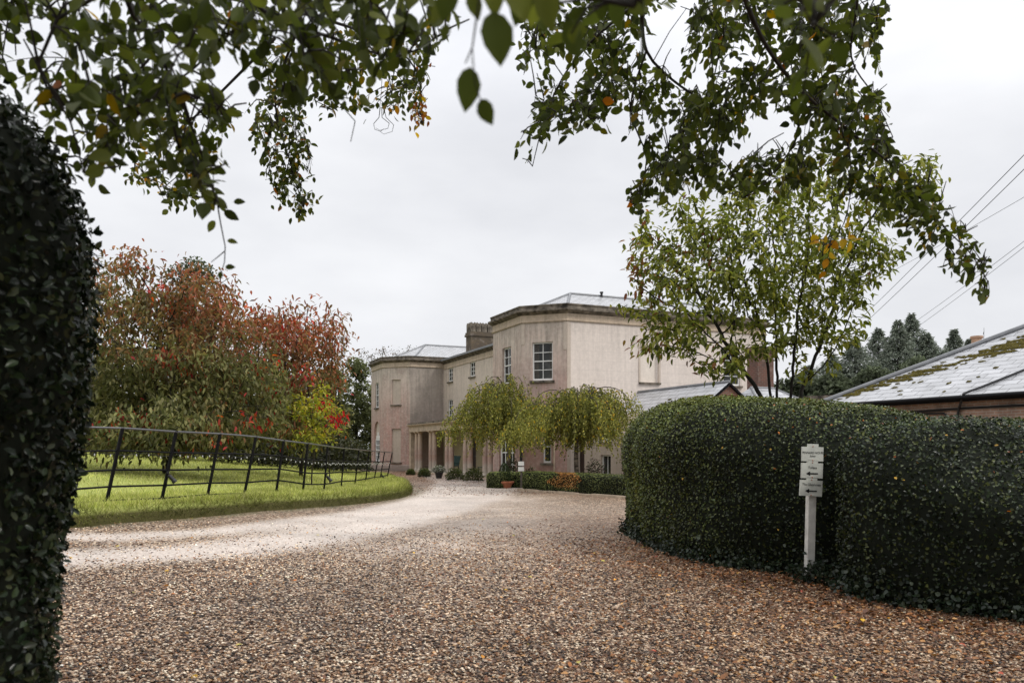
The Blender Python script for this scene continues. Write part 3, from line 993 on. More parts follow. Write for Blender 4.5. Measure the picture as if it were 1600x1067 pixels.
# downpipes
m = MB(); m.tube([(-1.56, 1.42, 0), (-1.56, 1.42, 2.9), (-1.5, 1.40, 3.0)], .06, 8); m.build('downpipe', M['black'], house)
m = MB(); q = pan['Rcant'].p(1.55, 0, .07); m.tube([(q.x, q.y, 0), (q.x, q.y, 2.9)], .045, 8); m.build('downpipe', M['pale_stone'], house)

# ------------------------------------------------------------------ service wing against the side wall
wing = empty('service_wing', (2.4, 34.7, 0), HR, label='low slate roofed wing with red brick gable joined to house side wall', cat='building')
P = Panel((.55, -.004), (.55, -3.6)); P2 = Panel((.55, -3.6), (1.9, -3.6)); P3 = Panel((1.9, -3.6), (1.9, -6.25)); P4 = Panel((1.2, -6.25), (6.4, -6.25))
w = MB()
h1 = (1.95, 2.75, .32, 1.33); h2 = (1.85, 2.75, 1.95, 2.75); h3 = (.02, .55, -.2, 2.1)
P.wall(w, -.3, 3.0, [h1, h2, h3], .15); P2.wall(w, -.3, 3.0)
hx = (.6, 1.5, 1.2, 2.0)
P3.wall(w, -.3, 2.3, [hx])
w.poly([(.55, 0, 3.0), (.55, -3.6, 3.0), (1.9, -3.6, 3.0), (1.9, 0, 3.0)])
w.build('wall', M['st_blind'], wing)
sash(P, h1, 2, 1, .15, sill=False, parent=wing, meet=False, name='casement_window'); sash(P, h2, 2, 1, .15, parent=wing, meet=False, name='casement_window', sillmat='white')
sash(P3, hx, 2, 2, .14, parent=wing, meet=False, name='casement_window', sillmat='white')
m = MB(); P.box(m, h3[0], h3[1], h3[2], h3[3], -.14, -.08); m.build('door', M['door'], wing)
m = MB()
m.poly([(1.2, -6.25, -.3), (6.1, -6.25, -.3), (6.1, -6.25, 2.25), (3.65, -6.25, 4.1), (1.2, -6.25, 2.25)])
m.poly([(6.1, -6.25, -.3), (6.1, 0, -.3), (6.1, 0, 2.2), (6.1, -6.25, 2.2)])
m.build('gable_wall', M['brick'], wing)
m = MB()
m.slope([(.95, -6.35, 2.08), (.95, -.01, 2.08), (3.65, -.01, 4.13), (3.65, -6.35, 4.13)])
m.slope([(6.35, -6.35, 2.08), (6.35, -.01, 2.08), (3.65, -.01, 4.13), (3.65, -6.35, 4.13)])
wr = m.build('roof', M['slate_big'], wing)
m = MB(); m.tube([(3.65, -6.37, 4.14), (3.65, -.02, 4.14)], .07, 6); m.build('ridge', M['lead'], wr)
m = MB()
for sx in (.95, 6.35):
    a, b = Vector((sx, -6.37, 2.06)), Vector((3.65, -6.37, 4.11))
    m.hull([a, b, b + Vector((0, .12, 0)), a + Vector((0, .12, 0)), a + Vector((0, 0, -.10)), b + Vector((0, 0, -.10)), b + Vector((0, .12, -.1)), a + Vector((0, .12, -.1))],
           [(0, 1, 2, 3), (7, 6, 5, 4), (0, 4, 5, 1), (1, 5, 6, 2), (2, 6, 7, 3), (3, 7, 4, 0)])
m.build('verge', M['iron'], wr)


def moss_mesh(name, pts, nrmv, parent, smin=.03, smax=.09):
    n = len(pts)
    pts = np.array(pts)
    nv = Vector(nrmv).normalized(); q = nv.to_track_quat('Z', 'Y').to_matrix()
    Rm = np.array(q)
    k, rr_ = 7, []
    ring = np.array([(math.cos(2 * math.pi * i / k), math.sin(2 * math.pi * i / k), 0) for i in range(k)])
    tv = np.vstack([ring, ring * .62 + [0, 0, .5], [[0, 0, .68]]])
    s = np.column_stack([rng.uniform(smin, smax, n) * 1.5, rng.uniform(smin, smax, n), rng.uniform(.02, .045, n)])
    v = tv[None] * s[:, None, :] * (1 + rng.normal(0, .22, (n, len(tv), 1)))
    v = v @ Rm.T + pts[:, None, :]
    fs = [(i, (i + 1) % k, k + (i + 1) % k, k + i) for i in range(k)]
    tris = [(k + i, k + (i + 1) % k, 2 * k) for i in range(k)]
    lf = np.concatenate([np.array(f) for f in fs + tris]); sz = [4] * k + [3] * k
    o = np_mesh(name, v.reshape(-1, 3), (lf[None] + (np.arange(n) * len(tv))[:, None]).ravel(), np.tile(sz, n), M['moss'], None, parent, smooth=True)
    o['kind'] = 'stuff'
    return o


# moss lodged along the courses of the wing roof, by the gable
pts = []
for k in range(620):
    v = -6.2 + abs(random.gauss(0, 1.1)); h = random.random() ** .8
    if v > -3.4: continue
    h = round(h * 2.55 / .27) * .27 / 3.39 + .02
    if random.random() < .35 + .25 * math.sin(v * 3 + h * 12):
        continue
    pts.append((.95 + 2.7 * h, v, 2.08 + 2.05 * h + .004))
moss_mesh('moss', pts, (-2.05, 0, 2.7), wr)

# second small roof behind the gable and the red chimney
w2 = empty('brick_lodge', (10.3, 31.6, 0), HR, label='small brick lodge with hipped slate roof and red chimney behind garden tree', cat='building')
m = MB(); m.box(-1.75, 1.75, -1.7, 1.9, -.3, 2.75); m.build('wall', M['brick'], w2)
m = MB(); E = [(-2.0, -1.95), (2.0, -1.95), (2.0, 2.1), (-2.0, 2.1)]; ap0, ap1 = (-1.0, .05, 3.98), (.15, .05, 3.98)
e = [Vector((*p, 2.72)) for p in E]
m.slope([e[0], e[1], ap1, ap0]); m.slope([e[1], e[2], ap1]); m.slope([e[2], e[3], ap0, ap1]); m.slope([e[3], e[0], ap0])
r_ = m.build('roof', M['slate_big'], w2)
m = MB(); m.tube([e[1], ap1], .05, 6); m.tube([ap0, ap1], .05, 6); m.tube([e[0], ap0], .05, 6); m.build('ridge', M['lead'], r_)
m = MB(); m.box(-.42, .38, .3, .95, 3.0, 5.5); m.box(-.47, .43, .25, 1.0, 5.5, 5.66); co = m.build('chimney', M['brick_dark'], w2)

gwall = MB(); a = at(1228, 640, 36); b = at(1330, 640, 34)
t_ = (b - a).normalized(); nn = Vector((-t_.y, t_.x, 0))
def strip(mb, a, b, th, z0, z1):
    q = [a, b, b + nn * th, a + nn * th]
    mb.hull([Vector((p.x, p.y, z0)) for p in q] + [Vector((p.x, p.y, z1)) for p in q], [(3, 2, 1, 0), (4, 5, 6, 7), (0, 1, 5, 4), (1, 2, 6, 5), (2, 3, 7, 6), (3, 0, 4, 7)])
strip(gwall, a, b, .3, -.3, 3.75)
gw_ = gwall.build('garden_wall', M['st_blind']); tag(gw_, 'short cream garden wall seen between brick lodge and slate outbuilding', 'wall')
m = MB(); strip(m, a - nn * .06, b - nn * .06, .42, 3.752, 3.9); m.build('coping', M['dark_stone'], gw_)

# ------------------------------------------------------------------ outbuilding on the right
OB = empty('outbuilding', (9.84, 25.6, 0), HR, label='long brick outbuilding with mossy hipped slate roof at right edge', cat='building')
LEN = 13.0; WID = 11.0; TP = math.tan(R(28.2)); EZ = 3.0
# local frame: x = away from the drive (e), y = along d; building runs towards -y from the far corner
m = MB(); m.box(.3, WID - .3, -LEN, -.3, -.3, 2.92); m.build('wall', M['brick_pale'], OB)
rz_ = EZ + (WID / 2) * TP
e = [Vector((0, 0, EZ)), Vector((0, -LEN, EZ)), Vector((WID, -LEN, EZ)), Vector((WID, 0, EZ))]
r1 = Vector((WID / 2, -WID / 2, rz_)); r2 = Vector((WID / 2, -LEN + .01, rz_))
m = MB(); m.slope([e[0], e[1], r2, r1]); m.slope([e[0], e[3], r1]); m.slope([e[3], e[2], r2, r1])
ro = m.build('roof', M['slate_big'], OB)
m = MB(); m.poly([(.3, -LEN + .02, 2.9), (WID - .3, -LEN + .02, 2.9), (WID / 2, -LEN + .02, rz_ - .15)]); m.build('gable_wall', M['brick_pale'], OB)
m = MB(); m.tube([e[0] + Vector((0, 0, .03)), r1 + Vector((0, 0, .03))], .085, 8); m.tube([e[3], r1], .085, 8); m.tube([r1, r2], .085, 8); m.build('hip_roll', M['lead'], ro)
m = MB(); m.tube([(-.06, .02, EZ - .07), (-.06, -LEN, EZ - .07)], .055, 8); m.tube([(-.06, -.0, EZ - .06), (WID, .06, EZ - .06)], .055, 8); m.build('gutter', M['iron'], OB)
m = MB(); m.box(.02, .28, -LEN + .05, -.05, EZ - .16, EZ - .05); m.build('eaves_board', M['iron'], OB)
m = MB()
m.tube([(.26, -.3, 2.55), (.26, -3.2, 2.57), (.24, -4.3, 2.55), (.22, -4.5, 2.4), (.24, -4.55, 2.2)], .028, 6)
m.tube([(.26, -2.8, 2.62), (.26, -5.0, 2.66), (.26, -9.5, 2.66)], .035, 6)
m.build('wall_conduit', M['black'], OB)
m = MB(); m.box(5.0, 5.75, -1.9, -1.2, 3.4, 4.72); m.box(4.95, 5.8, -1.95, -1.15, 4.72, 4.84); cs = m.build('chimney', M['brick_pale'], OB)
for j in (0,):
    m = MB(); m.lathe([(.17, 4.84), (.15, 5.2), (.19, 5.24), (.19, 5.30), (.13, 5.31)], 12, None, 5.37, -1.55); m.build('chimney_pot', M['clay'], cs)
pts = []
for k in range(2100):
    s_ = random.uniform(.35, 4.9)                     # distance along the hip in plan
    off = random.gauss(.55 + .42 * s_, .22 + .06 * s_) * min(1, .35 + s_ * .3)
    if off < .12: continue
    x = s_; y = -s_ - off
    row = round(x / math.cos(R(28.2)) / .27) * .27 * math.cos(R(28.2)) + .03 + random.uniform(-.05, .07)
    if math.sin(s_ * 5.1) + math.sin(s_ * 2.3 + 1) < -.7 + random.uniform(-.6, .6): continue
    if random.random() < .1 + .25 * max(0, s_ - 3.4): continue
    pts.append((row, y, EZ + row * TP + .006))
for k in range(60):
    x = random.uniform(.2, 4.5); row = round(x / .24) * .24 + .03; y = -random.uniform(row + .5, 9)
    pts.append((row, y, EZ + row * TP + .006))
moss_mesh('moss', pts, (-math.sin(R(28.2)), 0, math.cos(R(28.2))), ro, .03, .085)

# service cable lying over the slates and down the wall
m = MB()
c0 = [(3.1, -7.4), (2.4, -6.9), (1.6, -6.35), (.9, -5.85), (.25, -5.35), (-.05, -5.1)]
path = [Vector((x, y, EZ + x * TP + .05)) for x, y in c0] + [Vector((.05, -4.95, 2.82)), Vector((.24, -4.75, 2.66)), Vector((.25, -4.65, 2.3))]
m.tube(smooth_poly(path, .2), .035, 6)
cb = m.build('service_cable', M['black'], None); cb.location = OB.location; cb.rotation_euler = OB.rotation_euler
tag(cb, 'thick black cable running down slate roof and brick wall of outbuilding', 'cable')

# ------------------------------------------------------------------ overhead wires
def wire(p, q, sag, r, label):
    m = MB(); P_ = []
    for i in range(25):
        t = i / 24; v = p.lerp(q, t); v.z -= sag * 4 * t * (1 - t); P_.append(v)
    m.tube(P_, r, 5)
    tag(m.build('overhead_wire', M['cable']), label, 'wire', 'overhead wires across the sky')


wire(at(1700, 140, 14), at(1240, 592, 62), .25, .009, 'upper of the two dark overhead wires at the right edge')
wire(at(1700, 166, 14.3), at(1235, 606, 62), .25, .009, 'lower of the two dark overhead wires at the right edge')
wire(at(1700, 250, 22), at(1270, 486, 62), .2, .008, 'thin pale wire between the dark pair and lowest pair')
wire(at(1700, 300, 22), at(1330, 566, 70), .3, .0085, 'upper thin wire of the lowest pair over the conifers')
wire(at(1700, 308, 22.3), at(1335, 574, 70), .3, .0085, 'lower thin wire of the lowest pair over the conifers')

# ------------------------------------------------------------------ fence
fence = empty('rail_fence', (-6.5, 20, 0.3), 0, label='curving black iron five rail estate fence around the lawn', cat='fence')
FB = [(-22, 806, 14.0, 20, 668), (77, 793, 14.9, 103, 667.5), (167, 783, 15.7, 191.5, 669), (253, 780, 16.7, 275.5, 674), (324.5, 774, 18.1, 344, 678), (382, 771.5, 19.5, 400, 682.5), (432, 766.5, 20.7, 443.5, 688), (473, 772, 22, 481, 693),
      (506, 771, 23.5, 512, 697), (533, 765.5, 26.2, 538, 700), (554, 763, 28.6, 561, 702.5), (570.5, 759, 30.8, 577, 704), (583.5, 756, 33, 593, 705), (593, 754, 35.3, 601, 706), (604, 751, 37.6, 613, 707)]
posts = []
off = fence.location
for b in FB:
    base = at(b[0], b[1], b[2]); top = at(b[3], b[4], b[2])
    zl = float(lawn_z(np.array([base.x]), np.array([base.y]))[0])
    posts.append((base, top))
for i, (b, t) in enumerate(posts):
    m = MB()
    d = (t - b)
    nx_ = posts[min(i + 1, len(posts) - 1)][0] - posts[max(i - 1, 0)][0]; nx_.z = 0; nx_.normalize(); sd = Vector((-nx_.y, nx_.x, 0))
    w_ = .030 if i < len(posts) - 1 else .05
    lo = b - d * .35; hi = t + d * .01
    q = []
    for p in (lo, hi):
        q += [p + nx_ * w_ + sd * .020, p - nx_ * w_ + sd * .020, p - nx_ * w_ - sd * .020, p + nx_ * w_ - sd * .020]
    m.hull([v - off for v in q], [(3, 2, 1, 0), (4, 5, 6, 7), (0, 1, 5, 4), (1, 2, 6, 5), (2, 3, 7, 6), (3, 0, 4, 7)])
    # foot plate
    f0 = b + d * .02
    m.tube([f0 - off + nx_ * .09 - Vector((0, 0, .05)), f0 - off + Vector((0, 0, .06))], .012, 5)
    m.build('post', M['iron'], fence)
for fr, mt, rd in ((1.0, 'rail_top', .024), (.69, 'iron', .021), (.43, 'iron', .023), (.205, 'iron', .022), (.015, 'iron', .018)):
    P_ = []
    for i, (b, t) in enumerate(posts):
        v = b.lerp(t, fr) - off
        v.z += .006 * math.sin(i * 2.1 + fr * 5)
        P_.append(v)
    if fr == .015:
        P_ = P_[:6]
    m = MB(); m.tube(smooth_poly(P_, .5), rd, 6); m.build('rail', M[mt], fence)

# fairy lights on the second rail
fl = empty('string_lights', off, 0, label='string of small clear festoon bulbs strung along the black fence', cat='string lights')
P_ = [b.lerp(t, .665) - off + Vector((0, .03, 0)) for b, t in posts[1:]]
sm = smooth_poly(P_, .12)
for i, p in enumerate(sm): p.z -= .025 * (1 + math.sin(i * .9))
m = MB(); m.tube(sm, .006, 4); m.build('cable', M['black'], fl)
bm_ = MB(); bm_.lathe([(.006, 0), (.009, -.014), (.013, -.026), (.014, -.036), (.010, -.046), (.002, -.05)][::-1], 8); bme = bm_.mesh('bulb', M['bulb'], True)
stp = max(1, len(sm) // 78)
for p in sm[3::stp]:
    o = bpy.data.objects.new('bulb', bme); link(o, fl); o.location = p - Vector((0, 0, .005))

# floodlights clamped to the fence
def floodlight(i, label, fr=.32):
    b, t = posts[i]
    p = b.lerp(t, fr)
    o = empty('spotlight', p + Vector((.05, -.03, 0)), R(25), label=label, cat='spotlight', group='black spotlights clamped to the fence')
    o.scale = (.68, .68, .68)
    body = MB(); Mx = Matrix.Translation((.10, 0, -.02)) @ Matrix.Rotation(R(140), 4, 'Y')
    body.lathe([(.03, -.14), (.055, -.12), (.06, -.02), (.062, .06), (.08, .10), (.08, .16), (.07, .16), (.066, .13)], 14, Mx)
    for k in range(4): body.lathe([(.067, -.1 + .03 * k), (.067, -.09 + .03 * k)], 14, Mx)
    body.build('lamp_head', M['black'], o)
    y = MB(); y.tube([(0, 0, .18), (.0, 0, .05), (.10, .085, -.02)], .012, 6); y.tube([(0, 0, .05), (.10, -.085, -.02)], .012, 6); y.box(-.035, .035, -.03, .03, .13, .2); y.build('bracket', M['black'], o)
    cbl = MB(); cbl.tube(smooth_poly([(.0, .02, -.02), (-.06, .02, -.12), (-.02, .02, -.22), (-.05, .02, -.3)], .05), .006, 5); cbl.build('flex', M['black'], o)


floodlight(3, 'black spotlight clamped to the fourth fence post from the left hedge, nearest of three')
floodlight(8, 'black spotlight clamped to fence at middle of the curving run', .33)
floodlight(13, 'black spotlight clamped low near the far end of the fence', .2)

# ------------------------------------------------------------------ hedges
def resample(poly, step):
    P_ = [Vector((*p, 0)) for p in poly]
    P_ = P_ + P_[:1]
    # closed catmull-rom
    n = len(P_) - 1; out = []
    for i in range(n):
        p0, p1, p2, p3 = P_[(i - 1) % n], P_[i], P_[(i + 1) % n], P_[(i + 2) % n]
        k = max(1, int((p2 - p1).length / step))
        for j in range(k):
            t = j / k
            out.append(.5 * ((2 * p1) + (p2 - p0) * t + (2 * p0 - 5 * p1 + 4 * p2 - p3) * t * t + (3 * p1 - p0 - 3 * p2 + p3) * t ** 3))
    return np.array([(p.x, p.y) for p in out])


def hedge_surface(poly, Hf, rnd, bulge=.0, step=.18, noise=.05, batter=.0, insetmax=1.0, smooth=True):
    """closed outline poly, clockwise or not; returns verts, tris with outward normals"""
    o = resample(poly, step) if smooth else np.array(poly, float)
    if smooth is False:
        q = []
        for i in range(len(o)):
            a, b = o[i], o[(i + 1) % len(o)]
            k = max(1, int(np.linalg.norm(b - a) / step))
            q += [a + (b - a) * j / k for j in range(k)]
        o = np.array(q)
    n = len(o)
    area = .5 * np.sum(o[:, 0] * np.roll(o[:, 1], -1) - np.roll(o[:, 0], -1) * o[:, 1])
    if area < 0: o = o[::-1]
    c = o.mean(0)
    t = np.roll(o, -1, 0) - np.roll(o, 1, 0)
    t /= np.linalg.norm(t, axis=1, keepdims=True)
    nr = np.column_stack([t[:, 1], -t[:, 0]])
    rings = []
    prof = [(0.06, -.05), (0.0, .06), (0, .2), (0, .35), (0, .5), (0, .62), (0, .72)]
    for k in range(1, 7):
        a = math.pi / 2 * k / 6
        prof.append((1 - math.cos(a), .72 + .28 * math.sin(a)))
    H = Hf(o)
    for ins_, zf in prof:
        inset = rnd * ins_ + batter * zf - bulge * math.sin(math.pi * min(1, max(0, zf)) ** 1.3)
        p = o - nr * inset
        h = Hf(p)
        v = np.column_stack([p, h * zf])
        rings.append(v)
    V = np.concatenate(rings)
    m_ = len(rings)
    V = V + noise * wob(V, 2.3)[:, None] * np.concatenate([np.column_stack([nr, np.zeros(n)])] * m_)
    tri = []
    for r_ in range(m_ - 1):
        a = np.arange(n) + r_ * n; b = np.roll(np.arange(n), -1) + r_ * n
        tri.append(np.column_stack([a, b, b + n])); tri.append(np.column_stack([a, b + n, a + n]))
    # close the top with a triangulated sheet that follows the height function
    top = V[-n:]
    poly2 = [(p[0], p[1]) for p in top]
    lo, hi = top[:, :2].min(0), top[:, :2].max(0)
    gx, gy = np.meshgrid(np.arange(lo[0], hi[0], step), np.arange(lo[1], hi[1], step))
    gx, gy = gx.ravel(), gy.ravel()
    k = inside(gx, gy, poly2) & (seg_dist(gx, gy, poly2 + poly2[:1]) > step * .5)
    pts = [Vector(p) for p in poly2] + [Vector((x, y)) for x, y in zip(gx[k], gy[k])]
    v2, _, f2, *_q = geometry.delaunay_2d_cdt(pts, [(q, (q + 1) % n) for q in range(n)], [], 0, 1e-5)
    v2 = np.array([(p.x, p.y) for p in v2])
    if len(f2):
        f2 = np.array([tuple(f) for f in f2 if len(f) == 3])
        ce = v2[f2].mean(1)
        f2 = f2[inside(ce[:, 0], ce[:, 1], poly2)]
        d_ = seg_dist(v2[:, 0], v2[:, 1], poly2 + poly2[:1])
        z2 = Hf(v2) + .03 * np.clip(d_ / .4, 0, 1)
        v3 = np.column_stack([v2, z2]); v3[:, 2] += noise * .8 * wob(v3, 2.3) * np.clip(d_ / .3, 0, 1)
        a, b, c_ = v2[f2[:, 0]], v2[f2[:, 1]], v2[f2[:, 2]]
        cw = ((b - a)[:, 0] * (c_ - a)[:, 1] - (b - a)[:, 1] * (c_ - a)[:, 0]) < 0
        f2[cw] = f2[cw][:, ::-1]
        tri.append(f2 + len(V))
        V = np.vstack([V, v3])
    return V, np.concatenate(tri)


def sample_surface(V, T, n, dens=None):
    a, b, c = V[T[:, 0]], V[T[:, 1]], V[T[:, 2]]
    cr = np.cross(b - a, c - a); ar = np.linalg.norm(cr, axis=1) / 2
    if dens is not None: w = ar * dens((a + b + c) / 3)
    else: w = ar
    i = rng.choice(len(T), n, p=w / w.sum())
    u, v = rng.random(n), rng.random(n)
    f = u + v > 1; u[f] = 1 - u[f]; v[f] = 1 - v[f]
    p = a[i] + (b[i] - a[i]) * u[:, None] + (c[i] - a[i]) * v[:, None]
    return p, cr[i] / np.maximum(2 * ar[i][:, None], 1e-9)


def clad(name, V, T, n, L, W, pal, parent_mat, label, cat, tpl=T_LEAF, depth=(-.07, .07), dens=None, lie=.62, group=None, colf=None, mat='leaf_gloss'):
    root = np_mesh(name, V - 0, T.ravel(), np.full(len(T), 3), M['core'])
    # the core sits a little inside the leaves
    p, nm_ = sample_surface(V, T, n, dens)
    m = len(p)
    p = p + nm_ * rng.uniform(*depth, m)[:, None]
    n2 = nrm(nm_ * lie + rand_unit(m) * .75 + np.array([0, 0, .25]))
    t = rand_unit(m) + np.array([0, 0, -.35]); t = t - n2 * (t * n2).sum(1, keepdims=True)
    c = palette(pal, m, .3)
    c = c * (1 + .35 * wob(p, 3.1, 2.0))[:, None]
    if colf is not None: c = colf(p, nm_, c)
    l = rng.uniform(.7, 1.3, m)
    lo = leaf_mesh('leaves', p, t, n2, L * l, W * l, np.clip(c, .001, 1), tpl, M[mat], root)
    tag(root, label, cat, group)
    return root


HP = [(.020, .030, .012), (.026, .037, .014), (.012, .018, .009), (.040, .050, .016), (.062, .070, .022), (.008, .012, .007), (.016, .024, .010)]


def Hbig(p):
    return np.interp(p[:, 1], [6.5, 7.5, 8.0, 8.5, 9.0, 9.4, 9.75, 10.1, 10.5, 11, 12, 13.2, 15, 16.4, 16.9], [1.10, 1.25, 1.45, 1.70, 1.87, 1.88, 1.72, 1.84, 2.02, 2.14, 2.29, 2.38, 2.37, 2.2, 2.1])


V, T = hedge_surface(HEDGE, Hbig, .72, bulge=.07, step=.15, noise=.085)


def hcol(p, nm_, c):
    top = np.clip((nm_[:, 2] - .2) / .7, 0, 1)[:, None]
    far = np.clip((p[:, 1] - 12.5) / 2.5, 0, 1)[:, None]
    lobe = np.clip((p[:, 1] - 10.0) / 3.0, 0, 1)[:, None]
    c = c * (1 + .6 * top + 1.5 * lobe * (.4 + .6 * np.clip(p[:, 2:3] / 2.2, 0, 1)) + .3 * far)  # tops and left mound lightened, brighter light put into leaf colour
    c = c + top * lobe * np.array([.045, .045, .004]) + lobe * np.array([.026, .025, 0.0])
    c = c * (1 - .35 * np.clip((8.8 - p[:, 1]) / 1.5, 0, 1))[:, None]  # near end darkened, tree shadow painted into the leaves
    c = c * (1 - .55 * np.exp(-((p[:, 1] - 9.72) / .22) ** 2 - ((p[:, 0] - 4.2) / .35) ** 2))[:, None]  # crease between the two mounds painted darker, as shade
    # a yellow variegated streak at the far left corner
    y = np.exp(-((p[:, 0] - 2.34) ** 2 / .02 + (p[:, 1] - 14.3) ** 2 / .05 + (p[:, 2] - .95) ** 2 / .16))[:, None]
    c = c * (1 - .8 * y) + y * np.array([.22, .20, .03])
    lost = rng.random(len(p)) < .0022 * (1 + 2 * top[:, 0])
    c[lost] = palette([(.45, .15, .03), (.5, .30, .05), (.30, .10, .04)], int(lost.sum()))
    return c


vis = lambda c_: np.where((c_[:, 0] > 5.6) & (c_[:, 2] < 1.2), .3, 1.0)
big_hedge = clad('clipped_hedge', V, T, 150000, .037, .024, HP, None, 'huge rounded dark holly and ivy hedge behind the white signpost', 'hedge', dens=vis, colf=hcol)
# ivy creeping at its foot
SB0 = (3.53, 9.45)
o = resample(HEDGE, .1)
fr = o[(o[:, 0] < 4.9) & (o[:, 1] < 15.6)]
fr = fr[(fr[:, 0] < np.interp(fr[:, 1], [7, 9, 10, 11, 13, 16], [5.1, 4.4, 4.3, 3.2, 2.8, 2.6]))]
j = rng.integers(0, len(fr), 4200)
p = np.column_stack([fr[j] + rng.normal(0, .10, (4200, 2)) - [.05, .04], np.abs(rng.normal(0, .12, 4200)) + .02])
q_ = rng.normal(0, 1, (260, 3)) * [.13, .06, .09] + [SB0[0] + .02, SB0[1] - .05, .12]
p[:260] = q_; p[:260, 2] = np.abs(p[:260, 2]) + .01
iv = leaf_mesh('ivy', p, rand_unit(4200) + [0, -.3, -.3], nrm(rand_unit(4200) * .8 + [-.4, -.7, .5]), rng.uniform(.035, .062, 4200), rng.uniform(.032, .056, 4200),
               palette([(.010, .016, .009), (.014, .022, .012), (.03, .038, .022)], 4200, .3), T_LEAF, M['leaf_gloss'], big_hedge)

RH = [(6.2, 14.0), (6.25, 12.2), (6.75, 10.6), (7.3, 8.8), (8.3, 7.8), (9.6, 8.0), (10.2, 9.6), (9.6, 12.0), (8.6, 14.0), (7.4, 15.0)]
V, T = hedge_surface(RH, lambda p: np.full(len(p), 1.93), .45, bulge=.03, step=.2)
clad('rear_hedge', V, T, 42000, .050, .032, [(.06, .08, .025), (.08, .10, .032), (.042, .058, .018), (.11, .12, .04)], None, 'second lower green hedge behind the huge hedge, beneath the brick outbuilding wall', 'hedge')

# tall dark hedge at the left edge of the picture
LH = [(-1.96, 2.95), (-2.12, 3.35), (-2.45, 3.85), (-2.95, 4.35), (-3.5, 4.8), (-4.4, 5.1), (-5.4, 5.0), (-5.6, 3.6), (-5.2, 2.4), (-4.2, 1.9), (-3.0, 1.9), (-2.3, 2.3)]
V, T = hedge_surface(LH, lambda p: np.interp(p[:, 0], [-5.6, -3, -2.4, -1.8], [3.08, 3.12, 3.12, 3.12]), .85, bulge=.02, step=.13, noise=.06, batter=-.30)
clad('tall_hedge', V, T, 90000, .040, .022, [(.010, .016, .008), (.014, .022, .010), (.020, .030, .013), (.007, .010, .006), (.03, .036, .015)], None,
     'tall dark clipped hedge filling the left edge of the picture', 'hedge', dens=lambda c_: np.where((c_[:, 0] < -4) | (c_[:, 1] < 2.4), .35, 1.0))

# low box hedges in front of the birches
def box_hedge(name, a, b, th, h, n, label, colf=None, pal=None):
    a, b = Vector((*a, 0)), Vector((*b, 0)); t = (b - a).normalized(); nn_ = Vector((t.y, -t.x, 0))   # towards the drive on the right of travel
    q = [a, b, b - nn_ * th, a - nn_ * th]
    V, T = hedge_surface([(p.x, p.y) for p in q], lambda p: np.full(len(p), h), .10, bulge=.01, step=.12, noise=.02, smooth=False)
    return clad(name, V, T, n, .042, .03, pal or [(.17, .21, .06), (.21, .24, .075), (.13, .165, .045), (.27, .29, .10)], None, label, 'hedge', tpl=T_DIAMOND, depth=(-.03, .03), colf=colf, mat='leaf_box')


def brown(p, nm_, c):
    s = (p[:, 0] - .44) / (4.2 - .44)
    k = ((s > .27 + .05 * np.sin(p[:, 2] * 12)) & (s < .50 + .02 * np.sin(p[:, 2] * 15)) & (p[:, 2] > .12 + .15 * rng.random(len(p))) & (rng.random(len(p)) < .86))
    c = c * np.where(s > .5, .50, 1.0)[:, None] * (.6 + .6 * np.clip(p[:, 2] / .6, 0, 1))[:, None]  # right half and foot darkened, shade put into leaf colour
    c[k] = palette([(.50, .23, .06), (.58, .28, .08), (.38, .16, .045), (.62, .36, .13)], int(k.sum()), .25)
    return c


box_hedge('low_hedge', (.44, 30.3), (4.2, 24.7), .75, .68, 26000, 'long low clipped box hedge with an orange dead patch in the middle', brown)
bc = lambda p, nm_, c: c * (.5 + .6 * np.clip(p[:, 2] / .6, 0, 1))[:, None]  # leaf colour shaded down towards the foot of each block
box_hedge('low_hedge', (-1.0, 32.1), (-.46, 31.6), .9, .62, 5200, 'short square box hedge block left of the terracotta pot', bc)
box_hedge('low_hedge', (-.06, 32.3), (.46, 31.9), .9, .60, 5200, 'short square box hedge block right of the terracotta pot', bc)
# stone edging along the hedge foot
m = MB()
a, b = Vector((.30, 30.2, 0)), Vector((4.1, 24.5, 0)); t = (b - a).normalized(); nn_ = Vector((t.y, -t.x, 0))
L_ = (b - a).length; s_ = 0
while s_ < L_:
    w_ = random.uniform(.5, .9); p0 = a + t * s_ - nn_ * .02; p1 = a + t * (s_ + w_ - .03) - nn_ * .02
    h_ = random.uniform(.06, .10)
    q = [p0, p1, p1 + nn_ * .13, p0 + nn_ * .13]
    m.hull([Vector((p.x, p.y, -.05)) for p in q] + [Vector((p.x, p.y, h_)) for p in q], [(3, 2, 1, 0), (4, 5, 6, 7), (0, 1, 5, 4), (1, 2, 6, 5), (2, 3, 7, 6), (3, 0, 4, 7)])
    s_ += w_
tag(m.build('kerb', M['pale_stone']), kind='structure')

# ------------------------------------------------------------------ main signpost
SB = Vector((3.53, 9.45, 0))
sp = empty('signpost', SB, R(14), label='white painted wooden signpost with three stacked pale boards before the hedge', cat='sign')
m = MB(); m.box(-.049, .049, -.02, .045, -.05, 1.60); po = m.build('post', M['post_paint'], sp)
po.rotation_euler = (0, R(1.6), 0)


